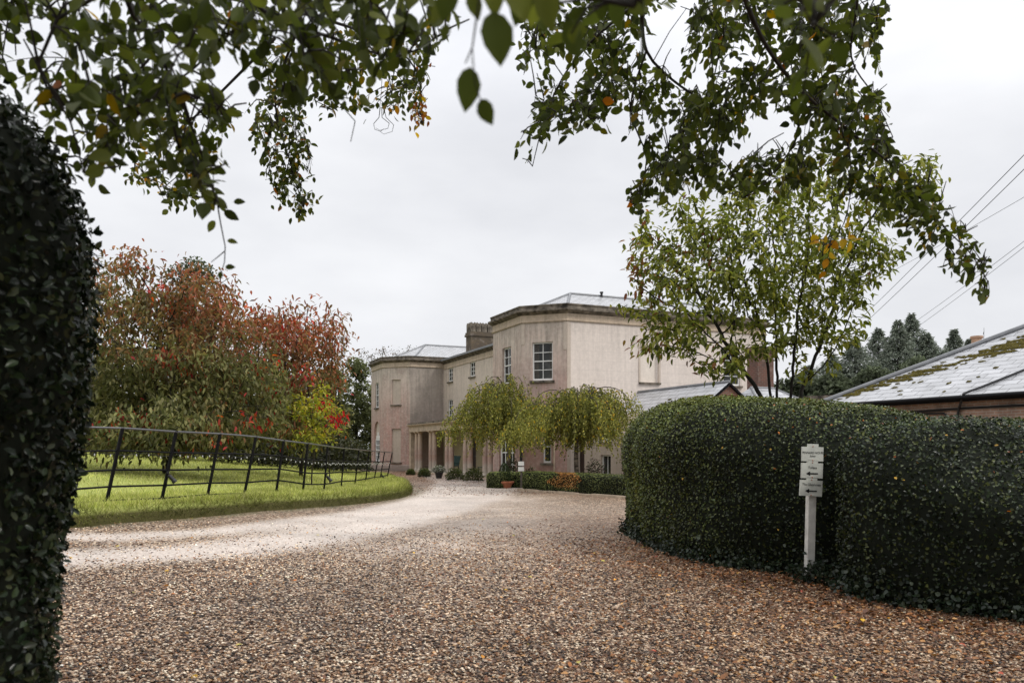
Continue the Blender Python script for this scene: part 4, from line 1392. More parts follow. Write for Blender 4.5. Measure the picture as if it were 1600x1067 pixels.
def board(x, z0, z1, w, tilt, lines, arrow):
    m = MB()
    h = z1 - z0
    out = [(-w / 2, 0), (w / 2, 0), (w / 2, h), (.075, h), (.075, h + .035), (-.065, h + .035), (-.065, h), (-w / 2, h)]
    k = len(out)
    m.hull([(p[0], -.045, p[1]) for p in out] + [(p[0], -.025, p[1]) for p in out], [tuple(range(k)), tuple(range(2 * k - 1, k - 1, -1))] + [(i, k + i, k + (i + 1) % k, (i + 1) % k) for i in range(k)])
    o = m.build('sign_board', M['sign_paint'], sp)
    o.location = (x, 0, z0); o.rotation_euler = (0, R(tilt), 0)
    for txt, size, zc, mt in lines:
        cu = bpy.data.curves.new('lettering', 'FONT'); cu.body = txt; cu.size = size; cu.align_x = 'CENTER'; cu.align_y = 'CENTER'; cu.extrude = .0008
        tmp = bpy.data.objects.new('lettering_source', cu); col.objects.link(tmp)
        bpy.context.view_layer.update()
        me = bpy.data.meshes.new_from_object(tmp.evaluated_get(bpy.context.evaluated_depsgraph_get()))
        bpy.data.objects.remove(tmp)
        me.materials.clear(); me.materials.append(M[mt])
        l = link(bpy.data.objects.new('lettering', me), o); l.location = (0, -.0465, zc); l.rotation_euler = (R(90), 0, 0)
    if arrow is not None:
        a = MB(); z = arrow
        a.box(-.03, .075, -.048, -.0455, z - .008, z + .008)
        a.hull([(-.082, -.0457, z), (-.03, -.0457, z - .027), (-.03, -.0457, z + .027), (-.082, -.048, z), (-.03, -.048, z - .027), (-.03, -.048, z + .027)], [(0, 1, 2), (5, 4, 3), (0, 3, 4, 1), (1, 4, 5, 2), (2, 5, 3, 0)])
        a.build('arrow', M['ink'], o)
    s_ = MB()
    for zz in (h + .005, .012):
        s_.lathe([(.007, 0), (.007, .004), (.003, .006)], 8, Matrix.Translation((0, -.0455, zz)) @ Matrix.Rotation(R(90), 4, 'X'))
    s_.build('screw', M['terracotta'], o)


board(.012, 1.445, 1.615, .285, 1.2, [('PENNARD HOUSE', .036, .10, 'ink_grey'), ('Estate', .030, .062, 'ink_grey')], None)
board(.004, 1.245, 1.425, .285, 2.0, [('Toilets', .042, .125, 'ink_grey')], .055)
board(-.012, 1.035, 1.222, .295, 3.6, [('The Glasshouse', .039, .135, 'ink_grey')], .06)

# small second sign by the house
sg = empty('signpost', at(814.5, 762, 31.9).to_tuple()[:2] + (0,), R(14), label='slim dark post with two small white plates by the box hedge', cat='sign')
m = MB(); m.box(-.035, .035, -.03, .03, -.1, 1.05); m.build('post', simple('grey_post', (.10, .085, .07), .8), sg)
for z in (.68, .90):
    m = MB(); m.box(-.14, .10, -.055, -.033, z, z + .17); m.build('sign_plate', M['white'], sg)

# ------------------------------------------------------------------ pots, shrubs, seats by the house
def shrub(name, loc, rx, rz, n, pal, label, parent=None, L=.06, zc=None, tpl=T_DIAMOND, group=None, cone=False, cat='shrub'):
    m = n
    d = rand_unit(m); d[:, 2] = np.abs(d[:, 2]) * 1.2 - .25
    d = nrm(d)
    r = rng.random(m) ** .35
    if cone:
        zz = rng.random(m) ** 1.25; a = rng.uniform(0, 6.283, m)
        rr2 = rx * np.sqrt(np.clip(1 - zz ** 1.6, 0, 1)) * rng.uniform(.8, 1.03, m)
        p = np.column_stack([np.cos(a) * rr2, np.sin(a) * rr2, zz * rz]); d = nrm(np.column_stack([np.cos(a), np.sin(a), .4 + 0 * a]))
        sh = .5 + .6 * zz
    else:
        p = d * r[:, None] * [rx, rx, rz]; p[:, 2] += rz * .35
        p = p * (1 + .16 * wob(p, 9 / max(rx, .2)))[:, None]
        p[:, 2] = np.maximum(p[:, 2], .01)
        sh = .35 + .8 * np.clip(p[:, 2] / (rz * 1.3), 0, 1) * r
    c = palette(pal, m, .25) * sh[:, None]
    t = nrm(d + rand_unit(m) * .8); nn_ = nrm(d + rand_unit(m) * .7)
    o = leaf_mesh(name, p, t, nn_, L * rng.uniform(.7, 1.3, m), L * .6, np.clip(c, .002, 1), tpl, M['leaf_box'], parent)
    o.location = loc
    if parent is None: tag(o, label, cat, group)
    return o


BOXP = [(.07, .09, .02), (.10, .12, .035), (.05, .07, .016), (.14, .15, .05)]
G5 = 'round shrubs in front of the colonnade'
for (px_, py_, r_, lab) in ((642, 742, .24, 'smallest round box shrub, at the far left end of the colonnade'), (663, 745.5, .34, 'round box shrub between the far end of colonnade and the flower pot'),
                            (711, 751, .43, 'round grey green shrub right of the white flower pot'), (740, 753, .46, 'largest round shrub, nearest the square hedge block')):
    Y_ = 1.6 * F / (py_ - 700)
    shrub('round_shrub', at(px_, py_, Y_), r_, r_ * 1.05, 1500, BOXP, lab, L=.07, group=G5)
Y_ = 1.6 * F / 47; fp = empty('flower_pot', at(686, 747, Y_), 0, label='dark pot overflowing with white flowers before the colonnade', cat='flower pot')
m = MB(); m.lathe([(.15, 0), (.22, .28), (.25, .29), (.25, .34), (.21, .34)], 14); m.build('pot', M['black'], fp)
shrub('flowers', (0, 0, .3), .36, .28, 900, [(.5, .5, .42), (.08, .11, .03), (.55, .55, .48), (.12, .14, .05)], None, fp, .06)
tp = empty('potted_topiary', at(788, 762.5, 32.0).to_tuple()[:2] + (0,), 0, label='cone clipped box in a terracotta pot between two hedge blocks', cat='potted plant')
m = MB(); m.lathe([(.25, 0), (.27, .05), (.34, .19), (.39, .21), (.40, .27), (.36, .28), (.33, .24)], 20); m.build('pot', M['terracotta'], tp)
shrub('topiary', (0, 0, .24), .27, .75, 2600, [(.03, .055, .014), (.04, .065, .018), (.02, .038, .01)], None, tp, .035, cone=True)
# low planting in the bed behind the hedge
for x_, y_, r_, lab in ((802, 33.4, .45, 'loose dark flowering shrub behind the terracotta pot'), (829, 32.2, .3, 'small round green shrub just behind left end of long hedge'), (930, 30.5, .45, 'dark low shrub beneath the white casement window'),
                        (990, 28.5, .5, 'dusky shrub behind the right end of the long hedge')):
    q = at(x_, 760, y_); q.z = 0
    shrub('bed_shrub', q, r_, r_ * 1.9, 900, [(.03, .045, .014), (.05, .055, .02), (.07, .03, .025), (.04, .06, .018)], lab, L=.08, group='shrubs in the bed behind the hedge')

# green garden chair and bench under the colonnade
def slatted_chair(name, loc, rz, w, label, cat, back=True):
    o = empty(name, loc, rz, label=label, cat=cat)
    m = MB()
    for i in range(6): m.box(-w / 2, w / 2, -.25 + .085 * i, -.18 + .085 * i, .40, .43)
    m.build('seat', M['green_paint'], o)
    if back:
        m = MB(); Mx = Matrix.Translation((0, .25, .42)) @ Matrix.Rotation(R(-16), 4, 'X')
        n_ = max(5, int(w / .11))
        for i in range(n_): m.box(-w / 2 + i * w / n_, -w / 2 + (i + .86) * w / n_, -.012, .012, .02, .60, Mx)
        m.box(-w / 2, w / 2, -.02, .02, .58, .66, Mx)
        m.build('backrest', M['green_paint'], o)
        for sx in (-1, 1):
            a = MB(); a.box(sx * w / 2 - .03, sx * w / 2 + .03, -.28, .28, .60, .63); a.box(sx * w / 2 - .02, sx * w / 2 + .02, -.26, -.21, .43, .60); a.build('armrest', M['green_paint'], o)
    for sx in (-1, 1):
        for sy in (-1, 1):
            l = MB(); l.box(sx * (w / 2 - .03) - .025, sx * (w / 2 - .03) + .025, sy * .22 - .025, sy * .22 + .025, 0, .40); l.build('leg', M['green_paint'], o)
    return o


def hl(u, v, z=0.0):
    return Vector((2.4 + .914 * u - .405 * v, 34.7 + .405 * u + .914 * v, z))


slatted_chair('garden_chair', hl(.55, 16.55 - .2, .06), HR + R(-60), .62, 'dark green slatted garden chair under the colonnade', 'chair')
slatted_chair('garden_bench', hl(1.3, 14.6 - 1.9, .06), HR + R(-90), 1.3, 'low dark green backless bench in the colonnade near the dark door', 'bench', False)

# ------------------------------------------------------------------ trees
def space_tree(roots, attract, step, kill, infl=1e9, trop=(0, 0, 0), iters=140, jitter=.12):
    """grow a skeleton from root chains into a cloud of attraction points"""
    nodes = []; par = []
    for chain in roots:
        prev = -1
        for p in chain:
            p = np.array(p, float)
            if prev < 0:
                d = [np.linalg.norm(np.array(q) - p) for q in nodes]
                if d and min(d) < 1e-6:
                    prev = int(np.argmin(d)); continue
            nodes.append(p); par.append(prev); prev = len(nodes) - 1
    A_ = np.array(attract, float)
    live = np.ones(len(A_), bool)
    N_ = np.array(nodes)
    D = np.linalg.norm(A_[:, None, :] - N_[None], axis=2)
    best = D.argmin(1); bd = D.min(1)
    trop = np.array(trop, float)
    for it in range(iters):
        live &= bd > kill
        idx_ = np.where(live & (bd < infl))[0]
        if len(idx_) == 0: break
        new = []; npar = []
        for nd in np.unique(best[idx_]):
            a = idx_[best[idx_] == nd]
            d = (A_[a] - N_[nd]); d /= np.linalg.norm(d, axis=1, keepdims=True)
            d = d.mean(0) + trop + rng.normal(0, jitter, 3)
            d /= max(np.linalg.norm(d), 1e-6)
            new.append(N_[nd] + d * step); npar.append(int(nd))
        new = np.array(new)
        base = len(N_)
        N_ = np.vstack([N_, new]); par += npar
        Dn = np.linalg.norm(A_[:, None, :] - new[None], axis=2)
        j = Dn.argmin(1); dm = Dn.min(1)
        u = dm < bd
        best[u] = base + j[u]; bd[u] = dm[u]
        # stuck attractors die off slowly
        st_ = rng.random(len(A_)) < .004
        live &= ~st_
    return N_, np.array(par)


def tree_radii(N_, par, tip, expo=2.4):
    n = len(N_); acc = np.zeros(n); kids = [[] for _ in range(n)]
    for i, p in enumerate(par):
        if p >= 0: kids[p].append(i)
    for i in range(n - 1, -1, -1):
        if not kids[i]: acc[i] = tip ** expo
        if par[i] >= 0: acc[par[i]] += acc[i]
    return acc ** (1 / expo), kids


def tree_wood(name, N_, par, rad, kids, mat, parent, sides=6, minr=0.0, maxr=1.0):
    m = MB()
    seen = set()
    starts = [i for i, p in enumerate(par) if p < 0]
    stack = [(s_, None) for s_ in starts]
    while stack:
        s_, pr = stack.pop()
        chain = [] if pr is None else [pr]
        i = s_
        while True:
            chain.append(i)
            k = sorted(kids[i], key=lambda q: -rad[q])
            for q in k[1:]: stack.append((q, i))
            if not k: break
            i = k[0]
        rr2 = [min(rad[c_], maxr) for c_ in chain]
        if pr is not None: rr2[0] = min(rr2[0], rr2[1] * 1.25)
        if len(chain) > 1 and max(rr2) > minr:
            m.tube([N_[c_] for c_ in chain], rr2, sides if rr2[0] > .02 else 4)
    return m.build(name, mat, parent, smooth=True)


def ellipsoid_pts(ells, n, ex=1.0):
    """ells: (px, py, Y, rx px, ry px, depth m)"""
    w_ = np.array([e[3] * e[4] * e[5] for e in ells], float) ** ex; w_ /= w_.sum()
    out = []
    for e, k in zip(ells, (w_ * n).astype(int)):
        c = at(e[0], e[1], e[2]); s_ = e[2] / F
        d = rand_unit(k) * (rng.random(k) ** .4)[:, None]
        out.append(np.array(c)[None] + d * [e[3] * s_, e[5], e[4] * s_])
    return np.concatenate(out)


def sprays(N_, par, rad, kids, maxr, per, spread, droop, up=0.0):
    """leaf places along the thin wood"""
    idx_ = np.where((rad < maxr) & (par >= 0))[0]
    i = np.repeat(idx_, per)
    i = i[rng.random(len(i)) < .9]
    m = len(i)
    a = N_[par[i]]; b = N_[i]
    p = a + (b - a) * rng.random((m, 1)) + rng.normal(0, spread, (m, 3))
    d = nrm(b - a)
    t = nrm(d * .6 + rand_unit(m) * .7 + np.array([0, 0, -droop]))
    nn_ = nrm(rand_unit(m) * .6 + np.array([0, 0, 1.0]))
    return p, t, nn_


# ---- cherry trees turning red beyond the lawn
def cherry(name, label, base, ells, natt, per, pal_fn, size, trunk_h, step=.35, tip=.007):
    root = empty(name, base, 0, label=label, cat='tree')
    A_ = ellipsoid_pts(ells, natt)
    b = np.array(base)
    chain = [b + [0, 0, -.2], b + [.02, 0, trunk_h * .5], b + [0, 0, trunk_h]]
    N_, par = space_tree([chain], A_, step, step * 1.05, trop=(0, 0, -.02))
    rad, kids = tree_radii(N_, par, tip)
    p, t, nn_ = sprays(N_, par, rad, kids, tip * 2.6, per, size * 1.1, .9)
    k = (wob(p, 1.75, 3.3) + .6 * wob(p, 3.4, 7.1) + rng.normal(0, .22, len(p))) > -.34
    p, t, nn_ = p[k], t[k], nn_[k]
    c = pal_fn(p) * np.clip(1 + .45 * wob(p, 1.75, 3.3) + .25 * wob(p, 3.4, 7.1), .45, 1.7)[:, None]
    N0 = N_ - b
    tree_wood('trunk', N0, par, rad, kids, M['bark_dark'], root, 7)
    m = len(p)
    leaf_mesh('crown', p - b, t, nn_, size * rng.uniform(.7, 1.3, m), size * .40 * rng.uniform(.8, 1.2, m), c, T_LEAF, M['leaf'], root)
    return root


GREENS = np.array([(.11, .115, .042), (.14, .14, .055), (.08, .088, .03), (.18, .17, .075)])
RUST = np.array([(.22, .10, .055), (.27, .10, .06), (.18, .11, .05), (.22, .14, .06), (.33, .11, .065)])
REDS = np.array([(.40, .07, .05), (.44, .11, .05), (.34, .05, .045)])


def cherry_cols(zlow, zhigh, bias=0.0):
    def f(p):
        m = len(p)
        k = np.clip((p[:, 2] - zlow) / (zhigh - zlow), 0, 1) + .42 * wob(p, .9, 4.0) + bias + rng.normal(0, .16, m)
        g_ = GREENS[rng.integers(0, len(GREENS), m)]; r_ = RUST[rng.integers(0, len(RUST), m)]; d_ = REDS[rng.integers(0, len(REDS), m)]
        mixk = np.clip((k - .15) / .6, 0, 1)[:, None]
        c = g_ * (1 - mixk) + r_ * mixk
        hot = (wob(p, 1.6, 9.0) + rng.normal(0, .28, m)) > .86
        c[hot] = d_[hot]
        return np.clip(c * (1 + rng.normal(0, .25, (m, 1))), .004, 1)
    return f


def lz(x, y): return float(lawn_z(np.array([x]), np.array([y]))[0])


bA = at(258, 706, 25); bA.z = lz(bA.x, bA.y)
cherry('cherry_tree', 'large spreading cherry tree with red autumn top and green skirt behind the fence', bA,
       [(262, 570, 25, 150, 130, 3.0), (225, 455, 25, 85, 66, 2.0), (310, 470, 25, 75, 55, 2.0), (190, 610, 24, 95, 75, 2.4), (240, 662, 23, 140, 42, 2.4), (390, 600, 25, 60, 90, 2.2), (330, 662, 24, 110, 40, 2.2), (135, 520, 24.0, 45, 80, 1.4), (110, 620, 23.5, 40, 70, 1.4), (160, 420, 25, 30, 20, .8), (150, 392, 25, 9, 5, .3), (200, 388, 25, 10, 8, .4), (255, 392, 25, 8, 9, .4), (300, 418, 25, 14, 14, .6), (360, 452, 25, 22, 12, .6), (395, 470, 25, 10, 10, .4), (120, 455, 25, 16, 10, .5), (350, 500, 25, 50, 34, 1.4), (240, 694, 23.5, 130, 22, 2.2)],
       3200, 20, cherry_cols(2.6, 7.6, -.14), .195, 1.1, .3)
bB = at(470, 712, 31); bB.z = lz(bB.x, bB.y)
cherry('cherry_tree', 'wide cherry tree with rusty red crown, standing behind the small yellow maple', bB,
       [(440, 590, 31, 105, 80, 3.2), (400, 510, 31, 60, 36, 2.2), (480, 530, 31, 62, 55, 2.4), (520, 500, 31, 25, 20, 1.0), (545, 505, 31, 9, 4, .3), (535, 530, 31, 16, 5, .4), (505, 478, 31, 8, 8, .4), (478, 472, 31, 8, 10, .4), (440, 486, 31, 12, 8, .5), (548, 545, 31, 8, 4, .3), (530, 560, 31, 22, 20, 1.2), (440, 660, 30, 100, 40, 2.6), (500, 650, 31, 45, 40, 2)],
       2500, 20, cherry_cols(1.8, 6.6, -.12), .21, 1.0, .36)

# ---- small yellow maple and red shrub before it
mp = at(487, 724, 27); mp.z = lz(mp.x, mp.y)
root = empty('maple_sapling', mp, 0, label='small maple with bright yellow green leaves at centre of the tree line', cat='tree')
A_ = ellipsoid_pts([(490, 640, 26, 40, 26, .8), (448, 628, 26, 34, 8, .5), (424, 604, 26, 18, 5, .3), (488, 682, 26, 34, 18, .8), (512, 612, 26, 10, 14, .4), (508, 666, 26, 30, 8, .6), (485, 615, 26, 26, 10, .5)], 330)
b = np.array(mp)
N_, par = space_tree([[b + [0, 0, -.1], b + [0, 0, .25], b + [.02, 0, .5]]], A_, .16, .18)
rad, kids = tree_radii(N_, par, .005)
p, t, nn_ = sprays(N_, par, rad, kids, .012, 7, .09, .35)
tree_wood('trunk', N_ - b, par, rad, kids, M['bark'], root, 6)
m = len(p)
leaf_mesh('crown', p - b, t, nn_, .14 * rng.uniform(.7, 1.3, m), .075, palette([(.30, .29, .05), (.38, .36, .06), (.24, .26, .045), (.18, .22, .04), (.45, .38, .07)], m), T_LEAF, M['leaf'], root)
rb = at(515, 722, 28.5); rb.z = lz(rb.x, rb.y)
root = empty('red_shrub', rb, 0, label='thin scarlet leaved shrub reaching behind the small yellow maple', cat='shrub')
A_ = ellipsoid_pts([(415, 598, 28.5, 26, 9, .5), (430, 610, 28.5, 18, 10, .4), (505, 632, 28.5, 22, 16, .6), (520, 650, 28.5, 26, 10, .6), (480, 662, 28.5, 16, 10, .4), (528, 660, 28.5, 14, 10, .4), (538, 645, 28.5, 4, 4, .2)], 150)
b = np.array(rb)
N_, par = space_tree([[b + [0, 0, -.1], b + [0, 0, .4], b + [0, 0, .9]]], A_, .16, .17)
rad, kids = tree_radii(N_, par, .005)
p, t, nn_ = sprays(N_, par, rad, kids, .008, 5, .09, .7)
far_ = np.array([np.min(np.linalg.norm(A_ - q, axis=1)) < .22 for q in p])
p, t, nn_ = p[far_], t[far_], nn_[far_]
tree_wood('stems', N_ - b, par, rad, kids, M['bark_dark'], root, 5)
m = len(p)
leaf_mesh('leaves', p - b, t, nn_, .15 * rng.uniform(.7, 1.3, m), .07, palette([(.5, .02, .03), (.42, .03, .03), (.55, .06, .05)], m), T_LEAF, M['leaf'], root)


# ---- undergrowth along the far edge of the lawn

# ---- background trees
def crown_tree(name, label, px_, py_top, py_bot, halfw, Y_, pal, n, leaf=.3, zbase=0.0, group=None, lumps=14, flat=1.0, bare=.0, trunkmat='bark_dark'):
    top = at(px_, py_top, Y_); bot = at(px_, py_bot, Y_)
    base = Vector((top.x, Y_, zbase))
    root = empty(name, base, 0, label=label, cat='tree', group=group)
    hw = halfw * Y_ / F; H = top.z - zbase; cb = max(.3, bot.z - zbase)
    cs_ = []
    for i in range(lumps):
        f = (i + .5) / lumps
        z = cb + (H - cb) * f
        env = math.sin(math.pi * min(1, .18 + .78 * f)) ** .8
        a = i * 2.4 + random.random()
        r_ = hw * env * random.uniform(.25, .75)
        s_ = hw * random.uniform(.32, .5) * (1.15 - .55 * f)
        z = min(z, H - s_ * .8)
        cs_.append((np.array([math.cos(a) * r_, math.sin(a) * r_ * .8, z]), s_))
    cs_.append((np.array([0, 0, cb + (H - cb) * .5]), hw * .6)); cs_.append((np.array([hw * .1, 0, H - hw * .4]), hw * .4))
    m = MB(); m.tube([(0, 0, -.3), (0, 0, cb), (hw * .05, 0, cb + (H - cb) * .5), (0, 0, H * .92)], [H * .022, H * .018, H * .012, H * .003], 7)
    for c_, s_ in cs_[:lumps]:
        z0 = max(cb * .6, c_[2] - .35 * np.hypot(c_[0], c_[1]) - .4)
        m.tube([(0, 0, z0), tuple(c_ * [.5, .5, 1] * .5 + np.array([0, 0, z0]) * .5), tuple(c_)], [H * .008, H * .006, H * .002], 5)
    m.build('trunk', M[trunkmat], root)
    P_ = []; D_ = []; S_ = []
    tot = sum(s_ ** 2 for _, s_ in cs_)
    for c_, s_ in cs_:
        k = int(n * s_ ** 2 / tot)
        d = rand_unit(k); r_ = rng.random(k) ** .33
        d2 = d * (1 + .28 * wob(d * 3 + c_, 1.6))[:, None]
        P_.append(c_ + d2 * (r_ * s_)[:, None] * [1, 1, .85 * flat]); D_.append(d)
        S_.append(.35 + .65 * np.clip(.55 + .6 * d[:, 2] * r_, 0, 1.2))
    P_ = np.concatenate(P_); D_ = np.concatenate(D_); S_ = np.concatenate(S_)
    k = P_[:, 2] > .05
    P_, D_, S_ = P_[k], D_[k], S_[k]
    m_ = len(P_)
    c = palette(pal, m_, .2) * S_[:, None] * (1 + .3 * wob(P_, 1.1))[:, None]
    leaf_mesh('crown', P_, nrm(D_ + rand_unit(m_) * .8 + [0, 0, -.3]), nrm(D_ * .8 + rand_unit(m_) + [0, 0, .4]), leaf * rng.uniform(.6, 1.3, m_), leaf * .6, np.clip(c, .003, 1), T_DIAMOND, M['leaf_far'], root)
    return root


DG = [(.075, .085, .036), (.095, .105, .046), (.055, .065, .026), (.12, .125, .055)]
BG = 'dark trees behind the lawn'
for a in ((60, 590, 735, 70, 42, 1.0, 'dark tree at the far left, mostly hidden behind the tall hedge'), (140, 585, 730, 75, 44, 1.1, 'dark green tree behind the left side of the big cherry'),
          (230, 575, 725, 70, 46, 1.0, 'dark green tree directly behind the big cherry trunk'), (345, 580, 730, 75, 46, .8, 'dark green tree between the two red cherries'), (440, 590, 735, 65, 45, .6, 'dark green tree behind the rusty cherry'),
          (515, 575, 738, 45, 46, .4, 'dark green tree just right of the small yellow maple')):
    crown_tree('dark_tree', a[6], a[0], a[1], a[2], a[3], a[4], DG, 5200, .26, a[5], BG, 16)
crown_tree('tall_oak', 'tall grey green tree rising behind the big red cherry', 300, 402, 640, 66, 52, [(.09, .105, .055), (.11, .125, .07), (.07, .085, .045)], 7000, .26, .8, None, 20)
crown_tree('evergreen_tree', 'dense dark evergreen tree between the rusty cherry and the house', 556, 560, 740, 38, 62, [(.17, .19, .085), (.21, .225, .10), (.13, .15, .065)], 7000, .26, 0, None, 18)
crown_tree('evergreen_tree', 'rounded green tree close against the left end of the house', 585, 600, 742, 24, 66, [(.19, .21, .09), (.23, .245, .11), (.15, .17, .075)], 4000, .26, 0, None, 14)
for x_, y_, Y_, w_, lab in ((75, 712, 36, 1.9, 'dark undergrowth shrub at far left end of the lawn edge'), (150, 714, 37, 2.0, 'dark undergrowth shrub under the left skirt of the big cherry'), (235, 716, 37, 2.1, 'dark undergrowth shrub behind the trunk of the big cherry'),
                            (318, 719, 38, 2.1, 'dark undergrowth shrub under the right skirt of the big cherry'), (395, 723, 39, 2.0, 'dark undergrowth shrub below the gap between the cherries'), (455, 726, 40, 1.9, 'dark undergrowth shrub below the rusty cherry'), (525, 729, 42, 1.8, 'dark undergrowth shrub right of the yellow maple stem')):
    q = at(x_, y_, Y_); q.z = lz(q.x, q.y) - .05
    shrub('dark_shrub', q, w_, 1.5, 2600, [(.04, .045, .018), (.055, .06, .024), (.03, .034, .013), (.07, .065, .03)], lab, L=.17, group='dark shrubs along the lawn edge')
# feathery brown tree behind the far bay
b0 = at(606, 740, 78); b0.z = 0
root = empty('feathery_tree', b0, 0, label='feathery half bare brownish tree rising behind the far left bay of the house', cat='tree')
A_ = ellipsoid_pts([(600, 575, 78, 44, 34, 3.5), (575, 560, 78, 26, 18, 2), (620, 552, 78, 36, 16, 2.5), (596, 620, 78, 42, 40, 3), (565, 600, 78, 20, 30, 2)], 420)
b = np.array(b0)
N_, par = space_tree([[b, b + [0, 0, 2], b + [0, 0, 4]]], A_, .5, .55, trop=(0, 0, .12))
rad, kids = tree_radii(N_, par, .016)
p, t, nn_ = sprays(N_, par, rad, kids, .03, 5, .22, .2)
tree_wood('trunk', N_ - b, par, rad, kids, M['bark'], root, 5)
m = len(p)
leaf_mesh('crown', p - b, t, nn_, .22, .11, palette([(.10, .075, .04), (.13, .09, .05), (.08, .08, .035), (.16, .10, .05)], m), T_DIAMOND, M['leaf_far'], root)


def conifer(px_, py_top, Y_, halfw, label, hue=1.0, n=16000):
    top = at(px_, py_top, Y_); base = Vector((top.x, Y_, -.3)); H = top.z + .3; hw = halfw * 4.8 * Y_ / F
    root = empty('conifer', base, 0, label=label, cat='tree', group='conifers on the skyline at right')
    m = MB(); m.tube([(0, 0, 0), (0, 0, H * .6), (0, 0, H * .99)], [H * .02, H * .012, .02], 6)
    m.build('trunk', M['bark_dark'], root)
    P_ = []; T_ = []; S_ = []
    nb = 210
    for i in range(nb):
        f = (i + random.random()) / nb
        z = H * (.12 + .87 * f ** .8)
        ln = hw * (1 - f) ** 1.05 * random.uniform(.40, 1.25) + .12
        a = i * 2.39996 + random.random() * .5
        k = max(6, int(n / nb * (1.6 - 1.2 * f)))
        s_ = rng.random(k) ** .6
        d = np.array([math.cos(a), math.sin(a), 0])
        droop = -.28 * s_ ** 2 * ln + .10 * s_ * ln
        side = np.array([-d[1], d[0], 0])
        q = d[None] * (s_ * ln)[:, None] + side[None] * (rng.normal(0, .16, k) * ln * s_)[:, None]
        q[:, 2] = z + droop + rng.normal(0, .10, k) - .12 * rng.random(k)
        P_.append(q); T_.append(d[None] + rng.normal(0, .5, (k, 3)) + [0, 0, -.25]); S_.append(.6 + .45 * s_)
    P_ = np.concatenate(P_); T_ = np.concatenate(T_); S_ = np.concatenate(S_); m_ = len(P_)
    c = palette([(.18, .205, .165), (.215, .24, .195), (.15, .175, .14), (.25, .27, .22)], m_, .18) * S_[:, None] * hue  # needles greyed and lightened, distance haze put into their colour
    leaf_mesh('crown', P_, T_, nrm(rand_unit(m_) + [0, 0, .8]), .36 * rng.uniform(.5, 1.3, m_), .13, np.clip(c, .003, 1), T_DIAMOND, M['leaf_far'], root)


CF = [(1262, 570, 84, 26, 'leftmost low conifer, beside the garden tree stems'), (1300, 552, 88, 30, 'broad conifer left of the tall pair on the skyline'), (1335, 528, 86, 27, 'pointed conifer left of the tallest group'),
      (1372, 512, 90, 28, 'conifer just left of the tallest one'), (1403, 499, 86, 26, 'second tallest conifer, beside the tallest one'), (1424, 489, 88, 27, 'tallest conifer in the group above the mossy roof'),
      (1448, 520, 86, 25, 'sloping conifer right of the tallest one'), (1470, 548, 84, 22, 'low conifer beside the clay chimney pot'), (1491, 513, 92, 17, 'narrow lone conifer right of the main group'), (1514, 528, 94, 16, 'smaller narrow conifer, last on the right')]
for c_ in CF: conifer(*c_)
for a in ((1245, 590, 640, 40, 74, 'hazy broadleaf tree low behind the garden tree stems'), (1300, 585, 645, 44, 72, 'hazy broadleaf tree under the left conifers'), (1365, 575, 650, 44, 74, 'hazy broadleaf tree under the tallest conifers'), (1430, 560, 650, 44, 76, 'hazy broadleaf tree under the right conifers')):
    crown_tree('hazy_tree', a[5], a[0], a[1], a[2], a[3], a[4], [(.11, .13, .08), (.13, .15, .095), (.09, .108, .066)], 5200, .40, -.3, 'hazy broadleaf trees under the conifers', 14)  # haze is painted: pale greyed leaf colours stand for it
b0 = at(1536, 560, 96); b0.z = 0
m = MB(); tz = at(1536, 512, 96).z
m.tube([(0, 0, -.3), (0, 0, tz * .6), (.1, 0, tz)], [.14, .08, .015], 5)
for i in range(16):
    z = tz * (.5 + .03 * i); a = i * 2.4; l_ = 2.2 * (1.1 - i / 16)
    m.tube([(0, 0, z), (math.cos(a) * l_ * .6, math.sin(a) * l_ * .6, z + .35), (math.cos(a) * l_, math.sin(a) * l_, z + .3)], [.035, .025, .01], 4)
o = m.build('bare_tree', M['bark']); o.location = (b0.x, b0.y, 0); tag(o, 'thin leafless tree right of the last conifer on the skyline', 'tree')

